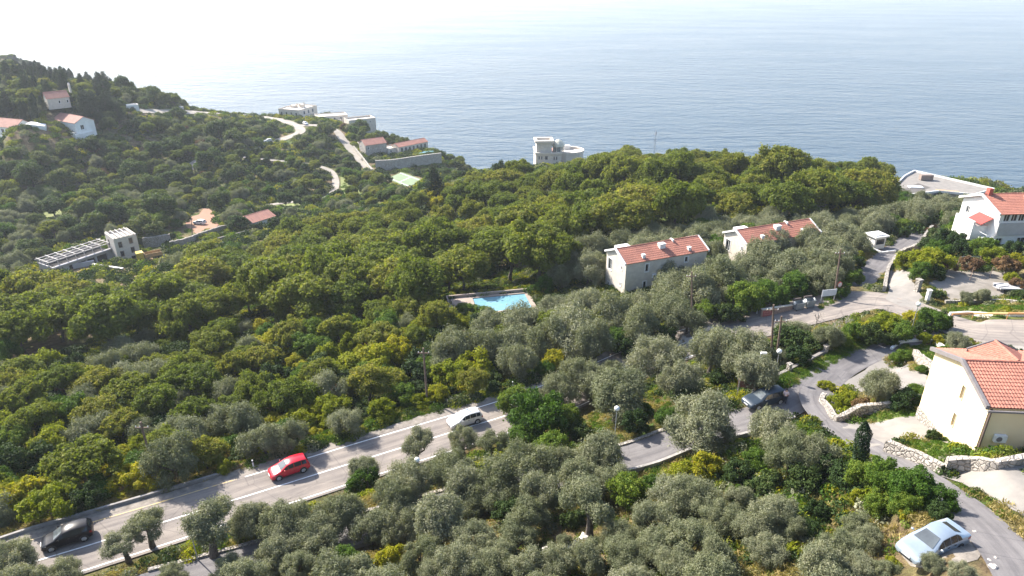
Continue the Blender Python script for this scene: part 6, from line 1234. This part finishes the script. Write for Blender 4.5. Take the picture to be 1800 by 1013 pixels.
# individuals: those that show largest; the rest of a kind is one far wood
by = {}
for i, p in enumerate(PLANTS):
    nm = NAMES[p[0]][0]; R0 = PROTO[p[0]][0][2]; u, v, dep = project((p[1], p[2], p[3] + PROTO[p[0]][0][3] * p[4]))
    by.setdefault(nm, []).append((R0 * p[4] / dep, i, u, v, dep))
LAND = [((508, 822), 'the red hatchback'), ((117, 945), 'the black hatchback'), ((808, 738), 'the pale silver hatchback'), ((1340, 703), 'the dark estate car'), ((1636, 948), 'the silver-blue saloon'),
        ((905, 538), 'the blue swimming pool'), ((1150, 480), 'the nearer tile-roofed stone house'), ((1360, 415), 'the farther tile-roofed stone house'), ((1690, 720), 'the yellow house'), ((1755, 385), 'the white villa'),
        ((1410, 535), 'the two rubbish containers'), ((1536, 420), 'the white gatehouse'), ((215, 445), 'the roofless building site'), ((447, 388), 'the small white house'), ((980, 268), 'the domed castle villa'),
        ((750, 668), 'the pole beyond the main road'), ((1085, 719), 'the globe lamp among the olives'), ((735, 812), 'the globe lamp by the road'), ((333, 932), 'the globe lamp lowest in view'), ((1216, 535), 'the pole before the stone house'),
        ((1365, 595), 'the twin leaning poles'), ((1147, 250), 'the lattice mast'), ((120, 215), 'the white terraced villa'), ((100, 172), 'the hilltop church'), ((712, 318), 'the tennis court'), ((1706, 500), 'the dirt yard'), ((1614, 555), 'the globe lamp at the bend'), ((660, 258), 'the tall stone villa'), ((1650, 330), 'the flat concrete terrace')]
ORD = ['closest', 'second closest', 'third closest', 'fourth closest', 'fifth closest', 'sixth closest', 'seventh closest']
DESC = dict(olive_tree='grey-green olive tree', oak_tree='green leafy oak', holm_oak_tree='dark evergreen oak', bushy_green_tree='fresh green bushy tree', autumn_shrub='yellowing shrub', evergreen_shrub='dark evergreen shrub', russet_shrub='reddish brown shrub', pine_tree='dark pine', cypress_tree='narrow dark cypress', bare_tree='pale leafless tree')
def region(u, v):
    if v < 300 and u < 830: return 'on the far headland slope'
    if inz(Z_VALLEY, u, v): return 'on the valley floor beyond the wood'
    if inz(Z_WOOD, u, v): return 'in the wood on the ridge' if u > 700 else 'in the wood sloping to the valley'
    if inz(Z_OLIVE, u, v): return 'in the terraces around the stone houses'
    if v > 830: return 'in the grove along the bottom edge'
    if u > 1380: return 'among the gardens and bends'
    if inz(Z_SLOPE, u, v): return 'on the slope below the main road' if u > 420 else 'on the slope at the lower end of the road'
    return 'between the main road and the lane'
LIM = 290; far_pts = []
for nm, lst in by.items():
    lst.sort(reverse=True); keep = lst[:LIM]
    for rec in lst[LIM:]: far_pts.append(rec[1])
    uv = np.array([(k[2], k[3]) for k in keep]); lab = {}
    for q, txt in LAND:
        d = np.hypot(uv[:, 0] - q[0], uv[:, 1] - q[1]); od = np.argsort(d)
        for rk, j in enumerate(od[:7]):
            if d[j] < 150 and (j not in lab or d[j] < lab[j][0]): lab[j] = (d[j], '%s %s to %s' % (DESC[nm], ORD[rk], txt))
    for j, (sz, i, u, v, dep) in enumerate(keep):
        key, x, y, z, sc, rot, va = PLANTS[i]; cd, td, R0, hc = PROTO[key][va]
        rg = region(u, v); s = 'big' if sz * FPX > 48 else ('middling' if sz * FPX > 26 else 'small')
        label = lab[j][1] if j in lab else '%s %s %s' % (s, DESC[nm], rg)
        grp = DESC[nm] + 's ' + rg
        root_mesh = (td is None) or (cd is None)
        if root_mesh:
            o = bpy.data.objects.new(nm, cd or td); COL.objects.link(o); tag(o, label, NAMES[key][1], grp); o.location = (x, y, z - 0.05)
        else:
            o = thing(nm, label, NAMES[key][1], (x, y, z - 0.05), 0, grp)
            for pn, dt in (('trunk', td), ('crown', cd)):
                c = bpy.data.objects.new(pn, dt); COL.objects.link(c); c.parent = o
        o.rotation_euler = (rng.normal(0, 0.06), rng.normal(0, 0.06), rot); o.scale = (sc * rng.uniform(0.88, 1.12), sc * rng.uniform(0.88, 1.12), sc * rng.uniform(0.86, 1.18))
# one object for the rest: points that carry whole trees
def proto_collection(name, items):
    c = bpy.data.collections.new(name)
    for i, dts in enumerate(items):
        bm = bmesh.new(); ms = []
        for dt in dts:
            if dt is None: continue
            n0 = len(bm.faces); bm.from_mesh(dt); bm.faces.ensure_lookup_table()
            for f in bm.faces[n0:]: f.material_index = len(ms)
            ms.append(dt.materials[0])
        me = bpy.data.meshes.new(name + '_form'); bm.to_mesh(me); bm.free()
        for mm in ms: me.materials.append(mm)
        o = bpy.data.objects.new('%s_%03d' % (name, i), me); c.objects.link(o)
    return c
def gn_scatter(name, coll, pts, rots, scs, idx, label, cat):
    me = bpy.data.meshes.new(name); me.vertices.add(len(pts)); me.vertices.foreach_set('co', np.asarray(pts, np.float32).ravel())
    for nm, arr, ty in (('rz', rots, 'FLOAT'), ('sc', scs, 'FLOAT'), ('pick', idx, 'INT')):
        a = me.attributes.new(nm, ty, 'POINT'); a.data.foreach_set('value', np.asarray(arr, np.float32 if ty == 'FLOAT' else np.int32))
    o = bpy.data.objects.new(name, me); COL.objects.link(o)
    ng = bpy.data.node_groups.new(name + '_spread', 'GeometryNodeTree')
    ng.interface.new_socket('Geometry', in_out='INPUT', socket_type='NodeSocketGeometry'); ng.interface.new_socket('Geometry', in_out='OUTPUT', socket_type='NodeSocketGeometry')
    gi, go = ng.nodes.new('NodeGroupInput'), ng.nodes.new('NodeGroupOutput')
    ci = ng.nodes.new('GeometryNodeCollectionInfo'); ci.inputs['Collection'].default_value = coll; ci.inputs['Separate Children'].default_value = True; ci.inputs['Reset Children'].default_value = True
    ip = ng.nodes.new('GeometryNodeInstanceOnPoints'); ip.inputs['Pick Instance'].default_value = True
    def na(n, ty):
        a = ng.nodes.new('GeometryNodeInputNamedAttribute'); a.data_type = ty; a.inputs['Name'].default_value = n
        return [s for s in a.outputs if s.enabled][0]
    cx = ng.nodes.new('ShaderNodeCombineXYZ'); ng.links.new(na('rz', 'FLOAT'), cx.inputs[2])
    ng.links.new(gi.outputs[0], ip.inputs['Points']); ng.links.new(ci.outputs[0], ip.inputs['Instance']); ng.links.new(na('pick', 'INT'), ip.inputs['Instance Index'])
    ng.links.new(cx.outputs[0], ip.inputs['Rotation']); ng.links.new(na('sc', 'FLOAT'), ip.inputs['Scale']); ng.links.new(ip.outputs[0], go.inputs[0])
    md = o.modifiers.new('spread', 'NODES'); md.node_group = ng
    return tag(o, label, cat, kind='stuff')
if far_pts:
    ks = sorted({PLANTS[i][0] for i in far_pts}); items = []; off = {}
    for k in ks:
        off[k] = len(items); items += [PROTO[k][a][:2] for a in range(min(3, len(PROTO[k])))]
    gn_scatter('far_wood', proto_collection('far_wood_kind', items), [PLANTS[i][1:4] for i in far_pts], [PLANTS[i][5] for i in far_pts], [PLANTS[i][4] for i in far_pts],
               [off[PLANTS[i][0]] + PLANTS[i][6] % min(3, len(PROTO[PLANTS[i][0]])) for i in far_pts], 'dense mixed wood covering the far slopes and valley', 'wood')
print('PLANTS', {k: len(v) for k, v in by.items()}, 'far', len(far_pts))
# undergrowth and grass
def tuft(seed, n, rad, h, L, Wd, up):
    r = np.random.default_rng(seed); a = r.uniform(0, 6.283, n); q = rad * np.sqrt(r.random(n)); z = h * r.random(n) ** 1.3 * (1 - 0.6 * (q / rad) ** 2)
    return leaf_quads(np.stack([np.cos(a) * q, np.sin(a) * q, z], 1), np.stack([np.cos(a), np.sin(a), up + 0 * a], 1), L, Wd, r, 0.6)
def tuft_data(nm, mt, *a): v, f = tuft(*a); return mesh_data(nm, v, f, mt)
T_grass = [tuft_data('grass_tuft', L_grass, 500 + s, 130, 0.55, 0.28, 0.28, 0.06, 0.2) for s in range(3)]
T_dry = [tuft_data('dry_tuft', L_dry, 510 + s, 110, 0.55, 0.35, 0.32, 0.05, 0.2) for s in range(3)]
T_scrub = [tuft_data('scrub_tuft', mm, 520 + s, 300, 0.8, 0.75, 0.22, 0.13, 0.5) for s, mm in enumerate((L_dark, L_green, L_broad, L_dark, L_yell, L_olive))]
cg = proto_collection('ground_cover_kind', [(t,) for t in T_grass + T_dry + T_scrub])
def gpts(n, x0, x1, y0, y1, test):
    x = rng.uniform(x0, x1, n); y = rng.uniform(y0, y1, n); z = H(x, y); ok = z > 1.5
    dy = y * CP - (z - CAMZ) * SP; u = 900 + FPX * x / dy; v = 506.5 - FPX * (y * SP + (z - CAMZ) * CP) / dy
    ok &= (u > -60) & (u < 1860) & (v < 1090)
    for poly, mgn in EXC_G:
        if len(poly) < 60:
            ok &= ~inside(poly, x, y)
        else: ok &= ~inside(poly, x, y)
    return x[ok], y[ok], z[ok], u[ok], v[ok]
x, y, z, u, v = gpts(52000, -75, 75, 28, 130, None)
patch = fbm(x, y, 0.22, 5) + rng.normal(0, 0.35, len(x))
below = v < 700
kind_ = np.where(patch > 0.45, rng.integers(6, 12, len(x)), np.where(patch > -0.15, rng.integers(0, 3, len(x)), rng.integers(3, 6, len(x))))
kind_ = np.where((v > 870) & (rng.random(len(x)) < 0.6), rng.integers(3, 6, len(x)), kind_)
kind_ = np.where(below & (u < 1250) & (rng.random(len(x)) < 0.7), rng.integers(6, 12, len(x)), kind_)
gn_scatter('undergrowth', cg, np.stack([x, y, z - 0.03], 1), rng.uniform(0, 6.28, len(x)), rng.uniform(0.6, 1.3, len(x)), kind_, 'grass tufts and low scrub growing under the trees', 'undergrowth')
lx, ly = [], []
for poly in LAWNS:
    a = np.array([q[:2] for q in poly]); n = int(np.prod(np.ptp(a, axis=0)) * 9); qx = rng.uniform(a[:, 0].min(), a[:, 0].max(), n); qy = rng.uniform(a[:, 1].min(), a[:, 1].max(), n)
    k = inside(poly, qx, qy); lx.append(qx[k]); ly.append(qy[k])
lx, ly = np.concatenate(lx), np.concatenate(ly); n = len(lx)
gn_scatter('lawn_grass', cg, np.stack([lx, ly, H(lx, ly) + 0.02], 1), rng.uniform(0, 6.28, n), rng.uniform(0.45, 0.95, n), np.where(rng.random(n) < 0.1, rng.integers(3, 6, n), rng.integers(0, 3, n)), 'bright green grass of the lawns and roadside strips', 'grass')
x, y, z, u, v = gpts(30000, -420, 180, 130, 520, None)
md_ = np.zeros(len(x), bool)
for k_ in MEADOWS: md_ |= inside(k_, u, v)
fk = np.where(md_, rng.integers(0, 3, len(x)), rng.choice([6, 7, 8, 9, 10, 11, 6, 8, 9], len(x)))
gn_scatter('far_scrub', cg, np.stack([x, y, z - 0.03], 1), rng.uniform(0, 6.28, len(x)), rng.uniform(1.2, 3.2, len(x)), fk, 'low scrub covering the distant slopes', 'scrub')
# pots along the pool wall and hedges
pt = [tuft_data('pot_shrub', L_yell, 600 + s, 260, 0.45, 0.55, 0.14, 0.09, 0.5) for s in range(3)]
for i, (x, y, z) in enumerate(POTS):
    o = bpy.data.objects.new('pool_shrub', pt[i % 3]); COL.objects.link(o); o.location = (x, y, z); o.scale = (1.2, 1.2, 1.25); tag(o, 'small round golden shrub in the row along the pool wall', 'shrub', 'round shrubs along the pool wall')
for lb, pts, hh, ww in HEDGES:
    g = [gpt(u, v) for u, v in pts]; l = spline(g, 0.5) if len(g) > 2 else np.linspace(g[0], g[-1], 20); r = np.random.default_rng(len(lb)); n = int(len(l) * 60); k = r.integers(0, len(l), n); c = l[0]
    t_ = unit(np.gradient(l[:, :2], axis=0)); nn = np.stack([-t_[:, 1], t_[:, 0]], 1); side = r.uniform(-1, 1, n); zz = np.where(r.random(n) < .5, hh * r.uniform(.9, 1.03, n), hh * r.random(n)); side = np.where(zz < hh * .88, np.sign(side), side)
    p = np.stack([l[k, 0] + nn[k, 0] * side * ww / 2 - c[0], l[k, 1] + nn[k, 1] * side * ww / 2 - c[1], H(l[k, 0], l[k, 1]) - c[2] + zz], 1) + r.normal(0, .08, (n, 3))
    v, f = leaf_quads(p, np.stack([nn[k, 0] * side, nn[k, 1] * side, .6 + 0 * side], 1), .3, .2, r, .6); o = mesh_np('clipped_hedge', v, f, L_green if hh < 1.5 else L_dark); o.location = c; tag(o, lb, 'hedge')

# ------------------------------------------------------------------ haze
hm = bpy.data.materials.new('pale sea haze'); hm.use_nodes = True; nt = hm.node_tree; nt.nodes.clear()
vo = nt.nodes.new('ShaderNodeVolumePrincipled'); vo.inputs['Color'].default_value = (0.84, 0.9, 1.0, 1); vo.inputs['Density'].default_value = 0.00015; vo.inputs['Anisotropy'].default_value = 0.25
ou = nt.nodes.new('ShaderNodeOutputMaterial'); nt.links.new(vo.outputs[0], ou.inputs['Volume'])
hz = MB().box(-9500, 9500, -3500, 12500, -16, 132).build('haze', hm); tag(hz, 'thin pale sea haze over the bay', 'haze', kind='stuff')
